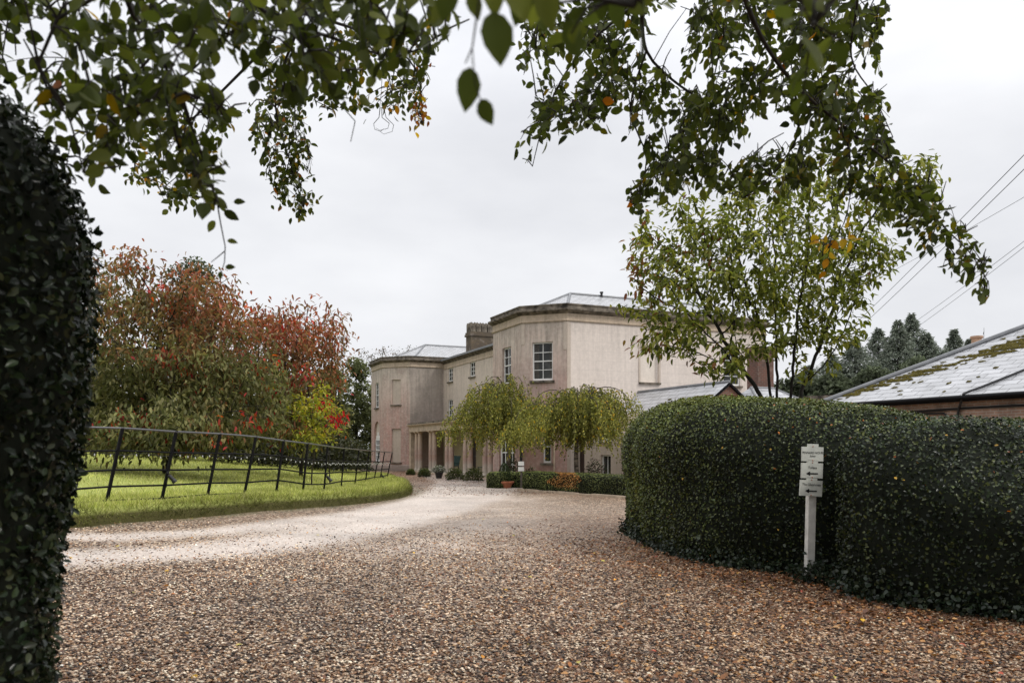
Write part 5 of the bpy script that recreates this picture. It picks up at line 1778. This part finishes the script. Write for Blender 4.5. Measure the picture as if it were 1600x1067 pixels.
# ---- weeping birches
def weeping(label, px_, Y_, hgt, rx, ry, nstr, cx=0.0, zskirt=1.5, seed=1):
    base = at(px_, 760, Y_); base.z = 0
    root = empty('weeping_birch', base, 0, label=label, cat='tree')
    m = MB()
    crown_z = hgt * .60
    tk = [(0, 0, -.1), (.03, 0, .5), (-.02, 0, 1.1), (.02, 0, crown_z), (cx * .3, 0, hgt * .72)]
    m.tube(smooth_poly(tk, .2), [.10 - .05 * i / 20 for i in range(len(smooth_poly(tk, .2)))], 9)
    m.build('trunk', BARKB, root)
    m = MB()
    P_ = []; T_ = []; S_ = []
    arms = []
    for i in range(21):
        a = i * 2.39996 + seed; rr2 = random.uniform(.40, 1.0)
        ex, ey = cx * .6 + math.cos(a) * rx * rr2, math.sin(a) * ry * rr2
        zt = hgt * (random.uniform(.80, 1.04) - .18 * rr2 ** 2)
        arm = smooth_poly([(cx * .1, 0, crown_z * random.uniform(.92, 1.1)), (ex * .35, ey * .35, zt * .96), (ex * .7, ey * .7, zt), (ex, ey, zt - .25), (ex * 1.12, ey * 1.12, zt - .75)], .18)
        m.tube(arm, [.03 - .024 * k / len(arm) for k in range(len(arm))], 5)
        arms.append(arm)
    for s_ in range(nstr):
        arm = random.choice(arms)
        j = int((random.random() ** .7) * (len(arm) - 1))
        st = arm[j] + Vector((random.gauss(0, .20), random.gauss(0, .20), random.gauss(0, .05)))
        rr2 = math.hypot((st.x - cx * .5) / rx, st.y / ry)
        ln = random.uniform(.35, 1.0) * (.8 + 1.1 * min(1, rr2)) * (hgt / 4.0)
        ln = min(ln * (1.6 if random.random() < .25 else 1), max(.25, st.z - zskirt - random.random() * .55 + (.5 if random.random() < .18 else 0)))
        drift = Vector((st.x - cx * .5, st.y, 0)) * .24
        k = max(4, int(ln / .032))
        u = np.sort(rng.random(k))
        q = np.array(st)[None] + np.array(drift)[None] * (u ** .6 * ln)[:, None] + np.column_stack([rng.normal(0, .035, k), rng.normal(0, .035, k), -u * ln])
        P_.append(q); T_.append(rng.normal(0, .45, (k, 3)) + [0, 0, -1]); S_.append(np.full(k, .75 + .3 * min(1, rr2) - .15 * random.random()))
        if s_ % 4 == 0:
            m.tube([st, st + drift * .6 * ln + Vector((0, 0, -ln * .5)), st + drift * ln + Vector((0, 0, -ln))], .004, 3)
    m.build('branches', M['bark'], root)
    P_ = np.concatenate(P_); T_ = np.concatenate(T_); S_ = np.concatenate(S_); m_ = len(P_)
    c = palette([(.21, .22, .055), (.27, .275, .075), (.16, .17, .04), (.35, .335, .10), (.12, .13, .035)], m_, .25) * S_[:, None]
    yl = rng.random(m_) < .06 + .04 * wob(P_, 2.0)
    c[yl] = palette([(.50, .40, .05), (.55, .34, .05), (.42, .38, .07)], int(yl.sum()), .2)
    leaf_mesh('crown', P_, T_, rand_unit(m_), .085 * rng.uniform(.7, 1.3, m_), .052, np.clip(c, .004, 1), T_DIAMOND, M['leaf'], root)


t = NT('birch_bark'); o_ = t.obj()
f_ = t.noise(t.mapv(o_, (6, 6, 14)), 1.0, 5, .7)
t.pbr(t.ramp(f_, [(.42, (.03, .024, .018)), (.52, (.13, .105, .08)), (.75, (.26, .22, .17))]), .8, .2, 0, t.bump(f_, .6, .02))
BARKB = t.m
weeping('taller weeping birch in front of the colonnade, left of the pair', 796, 33.6, 4.75, 1.85, 1.5, 950, -.6, 1.65, .4)
weeping('broad weeping birch right of the pair, above the low hedge', 901, 29.3, 4.15, 2.3, 1.8, 1150, .05, 1.5, 1.9)

# ---- garden tree rising out of the big hedge
bt = Vector((4.82, 14.35, 0))
root = empty('garden_tree', bt, 0, label='open multi stemmed ornamental tree rising behind the big rounded hedge', cat='tree')
b = np.array(bt)
ells = [(1215, 420, 14.3, 165, 95, 1.6), (1050, 450, 14.2, 75, 70, 1.2), (1090, 360, 14.3, 100, 55, 1.3), (1060, 530, 14.0, 85, 26, 1.0), (1010, 395, 14.2, 40, 55, .8), (1130, 580, 13.9, 55, 20, .7), (1300, 520, 14.3, 62, 30, 1.0),
        (1235, 300, 14.4, 120, 50, 1.3), (1385, 300, 14.5, 85, 42, 1.0), (1420, 262, 14.5, 50, 18, .6), (1330, 400, 14.4, 85, 55, 1.3), (1275, 575, 14.1, 35, 22, .6), (1210, 520, 14.2, 80, 40, 1.0), (1005, 545, 13.9, 42, 14, .5), (990, 480, 14.1, 28, 14, .5), (1085, 500, 13.9, 70, 18, .9), (1120, 440, 13.8, 80, 22, .9), (1180, 470, 13.8, 80, 20, .9), (1160, 550, 13.8, 60, 14, .7), (1310, 470, 13.9, 60, 16, .8)]
A_ = ellipsoid_pts(ells, 1350, .7)
stem = lambda x, y: [b + [0, 0, -.05], b + [x * .25, y * .3, .9], b + [x * .5, y * .6, 1.7], b + [x, y, 2.5]]
R0 = b + [0, 0, -.05]
roots = [stem(-.30, .05), stem(-.12, .1), stem(.18, -.05), stem(.42, .1), stem(.02, .2)]
N_, par = space_tree(roots, A_, .14, .15, trop=(0, 0, .08), jitter=.12)
rad, kids = tree_radii(N_, par, .0048, 2.4)
tree_wood('trunk', N_ - b, par, rad, kids, M['bark_dark'], root, 7, maxr=.085)
p, t, nn_ = sprays(N_, par, rad, kids, .0105, 8, .075, .6)
m = len(p)
c = palette([(.15, .175, .035), (.20, .22, .048), (.115, .138, .03), (.27, .27, .065), (.085, .10, .023)], m, .22)
left = np.clip((4.2 - p[:, 0]) / 2.0, 0, 1) * .3 + rng.normal(0, .12, m)
red = left + .25 * wob(p, 1.8, 5) > .42
c[red] = palette([(.24, .12, .05), (.20, .08, .045), (.22, .15, .05)], int(red.sum()))
low = np.clip((3.3 - p[:, 2]) / 1.0, 0, 1)[:, None] * np.clip((p[:, 0] - 4.6), 0, 1)[:, None]
c = c * (1 - low) + low * np.array([.22, .22, .04])
leaf_mesh('crown', p - b, t, nn_, .150 * rng.uniform(.65, 1.2, m), .060 * rng.uniform(.8, 1.2, m), np.clip(c, .004, 1), T_LEAF, M['leaf'], root)

# ---- beech overhanging from behind the camera
bb = Vector((-.6, -3.4, 0))
beech = empty('beech_tree', bb, 0, label='overhanging beech whose leafy boughs hang across the top of the view', cat='tree')
wood = MB()
LP_, LT_, LN_, LL_, LC_ = [], [], [], [], []
trunk = smooth_poly([(bb.x, bb.y, -.2), (bb.x, bb.y, 2), (bb.x + .1, bb.y + .1, 4.5), (bb.x + .2, bb.y + .4, 8), (bb.x, bb.y + .5, 12)], .5)
wood.tube([p - bb for p in trunk], [.55 - .4 * i / len(trunk) for i in range(len(trunk))], 12)
BL = [(.040, .052, .011), (.058, .070, .015), (.085, .098, .022), (.026, .034, .008), (.048, .062, .014)]
BLY = [(.10, .09, .015), (.16, .11, .015), (.075, .075, .014)]
BLO = [(.28, .10, .02), (.34, .16, .02), (.20, .07, .02), (.40, .26, .03)]


def px_of(p):
    return 800 + F * p[:, 0] / p[:, 1], HZ - F * (p[:, 2] - EYE) / p[:, 1]


def bough(pts, r0, r1):
    """thick limb, given as photo points with a distance; joined back to the trunk behind the camera"""
    P_ = smooth_poly([at(*q) for q in pts], .08)
    wood.tube([p - bb for p in P_], [r0 + (r1 - r0) * i / (len(P_) - 1) for i in range(len(P_))], 6)
    return P_


def limb(to, zt, r0, r1):
    a = Vector((bb.x, bb.y, zt)); mid_ = (a + to) / 2 + Vector((0, 0, .9))
    P_ = smooth_poly([a, mid_, to], .3)
    wood.tube([p - bb for p in P_], [r0 + (r1 - r0) * i / (len(P_) - 1) for i in range(len(P_))], 8)


def fill(poly, boughs, nleaf, L, depth, holes=(), pal=BL, ypr=.06, opr=.02, down=.5, tw=.26, wr=.0022, spacing=.034, gap=-9.5):
    """hang leafy twigs within an outline; each twig is joined to the nearest bough"""
    xs_ = [q[0] for q in poly]; ys_ = [q[1] for q in poly]
    cand = np.array([np.array(p) for b_ in boughs for p in b_])
    got = 0; tries = 0; extra = []
    while got < nleaf and tries < 30000:
        tries += 1
        px_ = random.uniform(min(xs_), max(xs_)); py_ = random.uniform(min(ys_), max(ys_))
        x1, y1 = np.array([px_]), np.array([py_])
        if not inside(x1, y1, poly)[0] or any(inside(x1, y1, h)[0] for h in holes): continue
        if gap > -9 and math.sin(px_ * .041 + 1.3 * math.sin(py_ * .033)) + math.sin(py_ * .052 + 1.1 * math.sin(px_ * .027)) + random.gauss(0, .35) < gap: continue
        Y_ = random.uniform(*depth)
        e_ = np.array(at(px_, py_, Y_))
        dd = cand - e_; dd[:, 1] *= .5
        c_ = cand[int((np.linalg.norm(dd, axis=1) + rng.random(len(cand)) * .03).argmin())]
        out = e_ - c_; ol = np.linalg.norm(out)
        d = out / max(ol, 1e-6) * .8 + np.array([0, 0, -down]) + rng.normal(0, .35, 3)
        d /= np.linalg.norm(d)
        ln = tw * random.uniform(.6, 1.2)
        s0 = e_ - d * ln * .5
        if ol < .42:
            wood.tube([Vector(c_) - bb, Vector((c_ + s0) / 2 + [0, 0, .06 * ol]) - bb, Vector(s0) - bb], [wr * 2.2, wr * 1.7, wr * 1.3], 4)
        bend = np.array([0, 0, -.35 * down])
        k = max(3, int(ln / spacing)); side = np.cross(d, rng.normal(size=3)); side /= np.linalg.norm(side)
        tp_ = []
        for u in np.linspace(0, .94, 6):
            q = s0 + d * ln * u + bend * ln * u * u
            mx, my = px_of(q[None] + [0, 0, -.03])
            if not inside(mx, my, poly)[0] or any(inside(mx, my, h)[0] for h in holes): break
            tp_.append(q)
        if len(tp_) < 3: continue
        extra.append(tp_[1]); extra.append(tp_[2])
        if len(extra) >= 40:
            cand = np.vstack([cand, np.array(extra)]); extra = []
        wood.tube([Vector(q) - bb for q in tp_], [wr * 1.3 * (1 - .11 * i) for i in range(len(tp_))], 3)
        for j in range(k):
            u = (j + .6) / k
            q = s0 + d * ln * u + bend * ln * u * u
            sg_ = 1 if j % 2 else -1
            td = d * .75 + side * sg_ * .85 + np.array([0, 0, -.30]) + rng.normal(0, .22, 3)
            if j == k - 1: td = d + rng.normal(0, .2, 3)
            mid_ = q + td / np.linalg.norm(td) * L * .5
            mx, my = px_of(mid_[None]); mx = mx + random.gauss(0, 8); my = my + random.gauss(0, 8)
            if not inside(mx, my, poly)[0] or any(inside(mx, my, h)[0] for h in holes): continue
            LP_.append(q); LT_.append(td); LN_.append(np.cross(d, side) * .8 + rng.normal(0, .45, 3) + [0, 0, .5])
            LL_.append(L * random.uniform(.65, 1.18))
            z_ = random.random()
            LC_.append(random.choice(BLO if z_ < opr else BLY if z_ < opr + ypr else pal)); got += 1


HL1 = [[(330, 85), (395, 95), (400, 150), (380, 178), (340, 150)], [(25, 60), (52, 70), (50, 100), (20, 98)]]
L1 = [(-30, -40), (740, -40), (728, 15), (700, 48), (672, 110), (650, 128), (610, 118), (560, 165), (500, 150), (470, 168), (400, 172), (372, 192), (352, 205), (345, 240), (362, 300), (375, 332), (345, 350), (318, 338), (300, 300), (262, 268),
      (230, 262), (200, 250), (168, 272), (135, 306), (105, 280), (70, 200), (30, 158), (-30, 140)]
b1 = bough([(250, -160, 2.3), (190, -20, 2.5), (235, 60, 2.7), (280, 150, 2.8), (315, 240, 2.85), (340, 320, 2.9)], .011, .003)
b2 = bough([(190, -20, 2.5), (90, 30, 2.5), (60, 100, 2.5), (110, 190, 2.6), (130, 270, 2.6)], .007, .002)
b3 = bough([(330, -120, 2.5), (400, 10, 2.8), (520, 60, 3.0), (620, 90, 3.1), (680, 60, 3.1)], .010, .003)
b4 = bough([(400, 10, 2.8), (300, 110, 2.9), (180, 190, 2.9)], .006, .002)
b5 = bough([(520, 60, 3.0), (500, 110, 3.0), (470, 160, 3.0)], .004, .002)
fill(L1, [b1, b2, b3, b4, b5], 1300, .062, (2.4, 3.5), HL1, ypr=.03, opr=.002, gap=-.75)
fill([(-30, -40), (740, -40), (700, 40), (640, 100), (540, 110), (420, 60), (330, 70), (260, 200), (160, 180), (60, 120), (-30, 60)], [b1, b2, b3, b4], 170, .068, (2.0, 2.8), HL1, ypr=.0, opr=.0)
# further, smaller-looking boughs of the same tree
b6 = bough([(420, -120, 4.5), (470, 20, 6.2), (430, 150, 7.0), (455, 260, 7.4), (478, 335, 7.5)], .022, .004)
b7 = bough([(470, 20, 6.2), (590, 60, 6.6), (650, 110, 6.8), (660, 195, 6.9)], .014, .003)
b8 = bough([(430, 60, 6.4), (330, 160, 6.6), (250, 240, 6.8), (265, 320, 6.9)], .014, .003)
S1 = [(392, 150), (470, 145), (482, 200), (488, 250), (492, 335), (474, 346), (440, 330), (418, 285), (393, 220)]
fill(S1, [b6], 520, .072, (7.0, 7.8), ypr=.14, opr=.03, down=.9)
L2 = [(175, 170), (330, 180), (345, 100), (460, 60), (560, 30), (680, 60), (665, 150), (640, 185), (600, 178), (560, 180), (520, 185), (470, 160), (420, 160), (350, 210), (310, 330), (262, 326), (240, 300), (190, 280)]
fill(L2, [b6, b7, b8], 1150, .07, (6.2, 7.4), HL1, ypr=.22, opr=.03)
fill([(634, 140), (662, 135), (668, 180), (660, 208), (646, 200), (638, 175)], [b7], 46, .06, (6.7, 7.1), pal=BLO, ypr=.2, opr=.5, down=.9, tw=.2)
# bare curling twigs
for k_ in range(3):
    x_ = 596 + random.uniform(-10, 10); sg_ = random.choice((-1, 1)); w0 = random.uniform(6, 15); h_ = random.uniform(18, 34)
    bough([(x_ * .5 + 298, 168, 6.45), (x_, 184, 6.45), (x_ + sg_ * w0, 184 + h_ * .45, 6.4), (x_ + sg_ * w0 * .8, 184 + h_ * .85, 6.4), (x_ - sg_ * w0 * .3, 184 + h_, 6.35), (x_ - sg_ * w0 * .9, 184 + h_ * .8, 6.35)], .0032, .0012)
for q in ([(500, 110, 3.0), (520, 150, 3.0), (555, 190, 3.0), (548, 222, 3.0)], [(460, 150, 3.4), (462, 200, 3.4), (486, 240, 3.4), (480, 270, 3.4)], [(600, 60, 6.6), (596, 140, 6.5), (592, 185, 6.4)]):
    bough(q, .003, .0015)


def put_leaf(px_, py_, Y_, dx, dy, L, pal=BL, face=(.1, -1, .2)):
    p = np.array(at(px_, py_, Y_)); LP_.append(p); LT_.append(np.array([dx, .15, dy])); LN_.append(np.array(face) + rng.normal(0, .15, 3)); LL_.append(L); LC_.append(random.choice(pal))


# lone sprigs that hang lowest
s1 = bough([(340, 320, 2.9), (345, 350, 2.9), (352, 385, 2.9), (351, 410, 2.9), (346, 425, 2.9)], .0028, .0014)
s2 = bough([(352, 392, 2.9), (340, 402, 2.9), (330, 410, 2.9)], .0022, .0012)
put_leaf(355, 376, 2.9, .7, -.1, .038); put_leaf(352, 418, 2.9, 1, .1, .036); put_leaf(336, 345, 2.9, -.6, -.8, .05); put_leaf(346, 424, 2.9, -.3, -1, .03); put_leaf(365, 316, 2.9, .9, 0.1, .042); put_leaf(350, 330, 2.9, .7, -.4, .06)
n1 = bough([(760, -60, 1.25), (748, 5, 1.3), (738, 75, 1.32), (727, 100, 1.33)], .0022, .0012)
bough([(738, 78, 1.32), (742, 130, 1.33), (752, 160, 1.34)], .0014, .0009)
put_leaf(770, 18, 1.3, .18, -1, .084, face=(.05, -1, .1)); put_leaf(735, 105, 1.33, -.12, -1, .072, face=(.1, -1, .1)); put_leaf(751, 155, 1.34, .45, -1, .046, face=(-.5, -1, .1)); put_leaf(700, 38, 1.4, -.4, -1, .03)
for q_ in ((705, -22, 1.4, -.3, -1, .06), (735, -14, 1.4, .3, -1, .05), (768, -40, 1.3, .1, -1, .066), (795, -30, 1.3, .5, -1, .07), (822, -22, 1.35, -.3, -1, .066), (848, -30, 1.3, .2, -1, .08), (690, 5, 1.6, -.5, -1, .045), (838, 12, 1.6, .4, -1, .05)): put_leaf(*q_)
bough([(700, -60, 1.4), (770, -34, 1.32), (850, -28, 1.3)], .002, .0012)
# right-hand boughs
b9 = bough([(1000, -140, 3.6), (1002, 0, 4.6), (1010, 80, 5.2), (1050, 125, 5.4), (1110, 170, 5.5), (1130, 220, 5.5), (1090, 290, 5.6)], .020, .004)
b10 = bough([(1120, -140, 3.6), (1180, 40, 4.6), (1240, 130, 5.0), (1320, 200, 5.1), (1400, 265, 5.15), (1465, 345, 5.2), (1515, 395, 5.2), (1543, 440, 5.2), (1540, 468, 5.2)], .020, .003)
b11 = bough([(1002, 0, 4.6), (930, 60, 5.2), (880, 120, 5.5), (850, 190, 5.6), (832, 260, 5.7)], .012, .003)
b12 = bough([(1300, -140, 3.6), (1340, -20, 4.6), (1330, 90, 5.2), (1365, 150, 5.4), (1395, 215, 5.4)], .014, .003)
b13 = bough([(1010, 80, 5.2), (985, 170, 5.5), (1010, 250, 5.6), (990, 320, 5.6)], .008, .003)
b14 = bough([(1240, 130, 5.0), (1245, 215, 5.3), (1190, 290, 5.4), (1160, 310, 5.4)], .007, .003)
b15 = bough([(1320, 200, 5.1), (1330, 280, 5.2), (1318, 350, 5.2), (1285, 400, 5.2)], .006, .002)
HR1 = [[(1012, 15), (1085, -5), (1080, 50), (1062, 108), (1020, 92)], [(1158, 200), (1195, 178), (1240, 186), (1250, 215), (1222, 222), (1192, 248), (1172, 228)], [(955, 172), (982, 158), (985, 196), (958, 204)], [(860, 225), (905, 205), (960, 215), (975, 300), (880, 300)]]
R1 = [(815, -30), (1400, -30), (1372, 60), (1380, 120), (1392, 190), (1400, 250), (1345, 262), (1290, 258), (1235, 315), (1200, 322), (1150, 305), (1100, 292), (1060, 300), (1022, 330), (985, 332), (980, 300), (1000, 270), (990, 232), (962, 208), (940, 192), (918, 212),
      (900, 200), (878, 226), (858, 252), (838, 278), (820, 262), (805, 218), (830, 180), (836, 140), (850, 108), (838, 92), (818, 126), (812, 60)]
fill(R1, [b9, b10, b11, b12, b13, b14], 4000, .074, (4.8, 6.4), HR1, ypr=.05, opr=.006, down=.7, gap=-.8)
R2 = [(1285, 200), (1350, 180), (1400, 240), (1465, 300), (1500, 345), (1530, 382), (1548, 420), (1548, 466), (1530, 476), (1518, 442), (1472, 424), (1458, 402), (1420, 384), (1380, 338), (1340, 318), (1290, 292)]
fill(R2, [b10, b15], 520, .072, (4.9, 5.5), ypr=.10, opr=.015, down=.6)
fill([(1265, 330), (1320, 300), (1345, 350), (1320, 420), (1275, 440), (1262, 390)], [b15], 20, .07, (5.0, 5.4), pal=BLO[1:2] + [(.5, .34, .04)], ypr=0, opr=0)
# the closest leaves, high in the frame
N2 = [(770, -60), (1370, -60), (1352, 10), (1325, 100), (1280, 130), (1250, 95), (1205, 70), (1150, 40), (1035, 22), (1000, 45), (965, 120), (930, 60), (890, 85), (850, 45), (800, 18)]
b16 = bough([(900, -200, 1.0), (960, -70, 1.2), (990, 10, 1.35)], .004, .002)
b17 = bough([(1180, -200, 1.1), (1220, -60, 1.3), (1270, 40, 1.45)], .004, .002)
fill(N2, [b16, b17], 58, .070, (1.35, 1.95), ypr=0, opr=0, tw=.2)
fill([(1210, 60), (1320, 60), (1310, 210), (1250, 200), (1220, 130)], [b17], 12, .078, (1.9, 2.4), ypr=0, opr=0, tw=.2)
# limbs that carry those boughs, and the rest of the crown overhead and behind
for b_, z_, r_ in ((b1, 5.2, .07), (b3, 5.6, .08), (b6, 6.2, .09), (b9, 6.4, .09), (b10, 6.0, .09), (b12, 6.6, .08), (n1, 4.6, .03), (b16, 4.8, .03), (b17, 5.0, .03)):
    limb(b_[0], z_, r_, .012 if r_ > .05 else .005)
LP_ = np.array(LP_); LT_ = np.array(LT_); LN_ = np.array(LN_); LL_ = np.array(LL_); LC_ = np.array(LC_)
n = 5200
d = rand_unit(n) * (rng.random(n) ** .33)[:, None] * [5.5, 5.0, 3.2] + [bb.x, bb.y + .6, 9.2]
k = (d[:, 1] < 1.2) | (d[:, 2] > 2.6 + EYE + .62 * d[:, 1])
d = d[k]; n = len(d)
LP_ = np.vstack([LP_, d]); LT_ = np.vstack([LT_, rand_unit(n) + [0, 0, -.3]]); LN_ = np.vstack([LN_, rand_unit(n) + [0, 0, .9]]); LL_ = np.concatenate([LL_, np.full(n, .16)]); LC_ = np.vstack([LC_, palette(BL, n)])
LC_ = LC_ * (1 + rng.normal(0, .16, (len(LC_), 1)))
wood.build('branches', M['bark_dark'], beech, smooth=True)
leaf_mesh('leaves', LP_ - np.array(bb), LT_, LN_, LL_, LL_ * rng.uniform(.56, .70, len(LL_)), np.clip(LC_, .003, 1), T_BEECH, M['leaf_near'], beech)

# ------------------------------------------------------------------ light, sky, camera
SUN_EL, SUN_AZ = R(48), R(118)        # azimuth clockwise from +Y
wld = bpy.data.worlds.new('World'); scn.world = wld; wld.use_nodes = True
nt = wld.node_tree; nt.nodes.clear()
out = nt.nodes.new('ShaderNodeOutputWorld'); bg = nt.nodes.new('ShaderNodeBackground'); bg.inputs[1].default_value = .1
sky = nt.nodes.new('ShaderNodeTexSky'); sky.sky_type = 'NISHITA'; sky.sun_disc = False; sky.sun_elevation = SUN_EL; sky.sun_rotation = SUN_AZ
sky.air_density = 1.0; sky.dust_density = 4.0
bw = nt.nodes.new('ShaderNodeHueSaturation'); bw.inputs['Saturation'].default_value = .15
nt.links.new(sky.outputs[0], bw.inputs['Color'])
tc = nt.nodes.new('ShaderNodeTexCoord'); sepx = nt.nodes.new('ShaderNodeSeparateXYZ'); nt.links.new(tc.outputs['Generated'], sepx.inputs[0])
rp = nt.nodes.new('ShaderNodeValToRGB')                      # overcast: brighter overhead
e = rp.color_ramp.elements
e[0].position = 0.0; e[0].color = (.80, .81, .83, 1)
e[1].position = 1.0; e[1].color = (1.0, 1.0, 1.0, 1)
q = e.new(.5); q.color = (.80, .81, .84, 1)
nt.links.new(sepx.outputs[2], rp.inputs[0])
mapn = nt.nodes.new('ShaderNodeMapping'); mapn.inputs['Scale'].default_value = (1, 1, 2.6); nt.links.new(tc.outputs['Generated'], mapn.inputs[0])
no = nt.nodes.new('ShaderNodeTexNoise'); no.inputs['Scale'].default_value = 2.8; no.inputs['Detail'].default_value = 5; no.inputs['Roughness'].default_value = .5
nt.links.new(mapn.outputs[0], no.inputs['Vector'])
cr = nt.nodes.new('ShaderNodeValToRGB'); cr.color_ramp.elements[0].position = .3; cr.color_ramp.elements[0].color = (.84, .845, .865, 1); cr.color_ramp.elements[1].position = .7; cr.color_ramp.elements[1].color = (1.08, 1.08, 1.08, 1)
nt.links.new(no.outputs['Fac'], cr.inputs[0])
mul = nt.nodes.new('ShaderNodeMix'); mul.data_type = 'RGBA'; mul.blend_type = 'MULTIPLY'; mul.inputs[0].default_value = 1.0
nt.links.new(rp.outputs[0], mul.inputs[6]); nt.links.new(cr.outputs[0], mul.inputs[7])
# zenith of an overcast sky is about two and a half times as bright as its rim
mr_ = nt.nodes.new('ShaderNodeMapRange'); mr_.inputs[1].default_value = .35; mr_.inputs[2].default_value = 1.0; mr_.inputs[3].default_value = 12.0; mr_.inputs[4].default_value = 25.0
nt.links.new(sepx.outputs[2], mr_.inputs[0])
sc_ = nt.nodes.new('ShaderNodeVectorMath'); sc_.operation = 'SCALE'; nt.links.new(mul.outputs[2], sc_.inputs[0]); nt.links.new(mr_.outputs[0], sc_.inputs['Scale'])
mx = nt.nodes.new('ShaderNodeMix'); mx.data_type = 'RGBA'; mx.inputs[0].default_value = .90
nt.links.new(bw.outputs[0], mx.inputs[6]); nt.links.new(sc_.outputs[0], mx.inputs[7])
nt.links.new(mx.outputs[2], bg.inputs[0]); nt.links.new(bg.outputs[0], out.inputs[0])

sl = bpy.data.lights.new('sun', 'SUN'); sl.energy = 1.5; sl.angle = R(10); sl.color = (1, .96, .90)
so = bpy.data.objects.new('sun', sl); col.objects.link(so)
sd = Vector((math.sin(SUN_AZ) * math.cos(SUN_EL), math.cos(SUN_AZ) * math.cos(SUN_EL), math.sin(SUN_EL)))
so.rotation_euler = sd.to_track_quat('Z', 'Y').to_euler()
so.location = (20, -10, 30)

cam = bpy.data.cameras.new('camera'); cam.lens = 28; cam.sensor_width = 36; cam.shift_y = (HZ - 533.5) / 1600.0; cam.clip_end = 4000; cam.clip_start = .05
cam.dof.use_dof = True; cam.dof.focus_distance = 17.0; cam.dof.aperture_fstop = 3.4
co_ = bpy.data.objects.new('camera', cam); col.objects.link(co_); co_.location = (0, 0, EYE); co_.rotation_euler = (R(90), 0, 0)
scn.camera = co_
scn.view_settings.view_transform = 'Standard'; scn.view_settings.look = 'None'; scn.view_settings.exposure = 0; scn.view_settings.gamma = 1
scn.cycles.max_bounces = 8; scn.cycles.diffuse_bounces = 3; scn.cycles.glossy_bounces = 3; scn.cycles.transmission_bounces = 3
scn.cycles.use_denoising = True
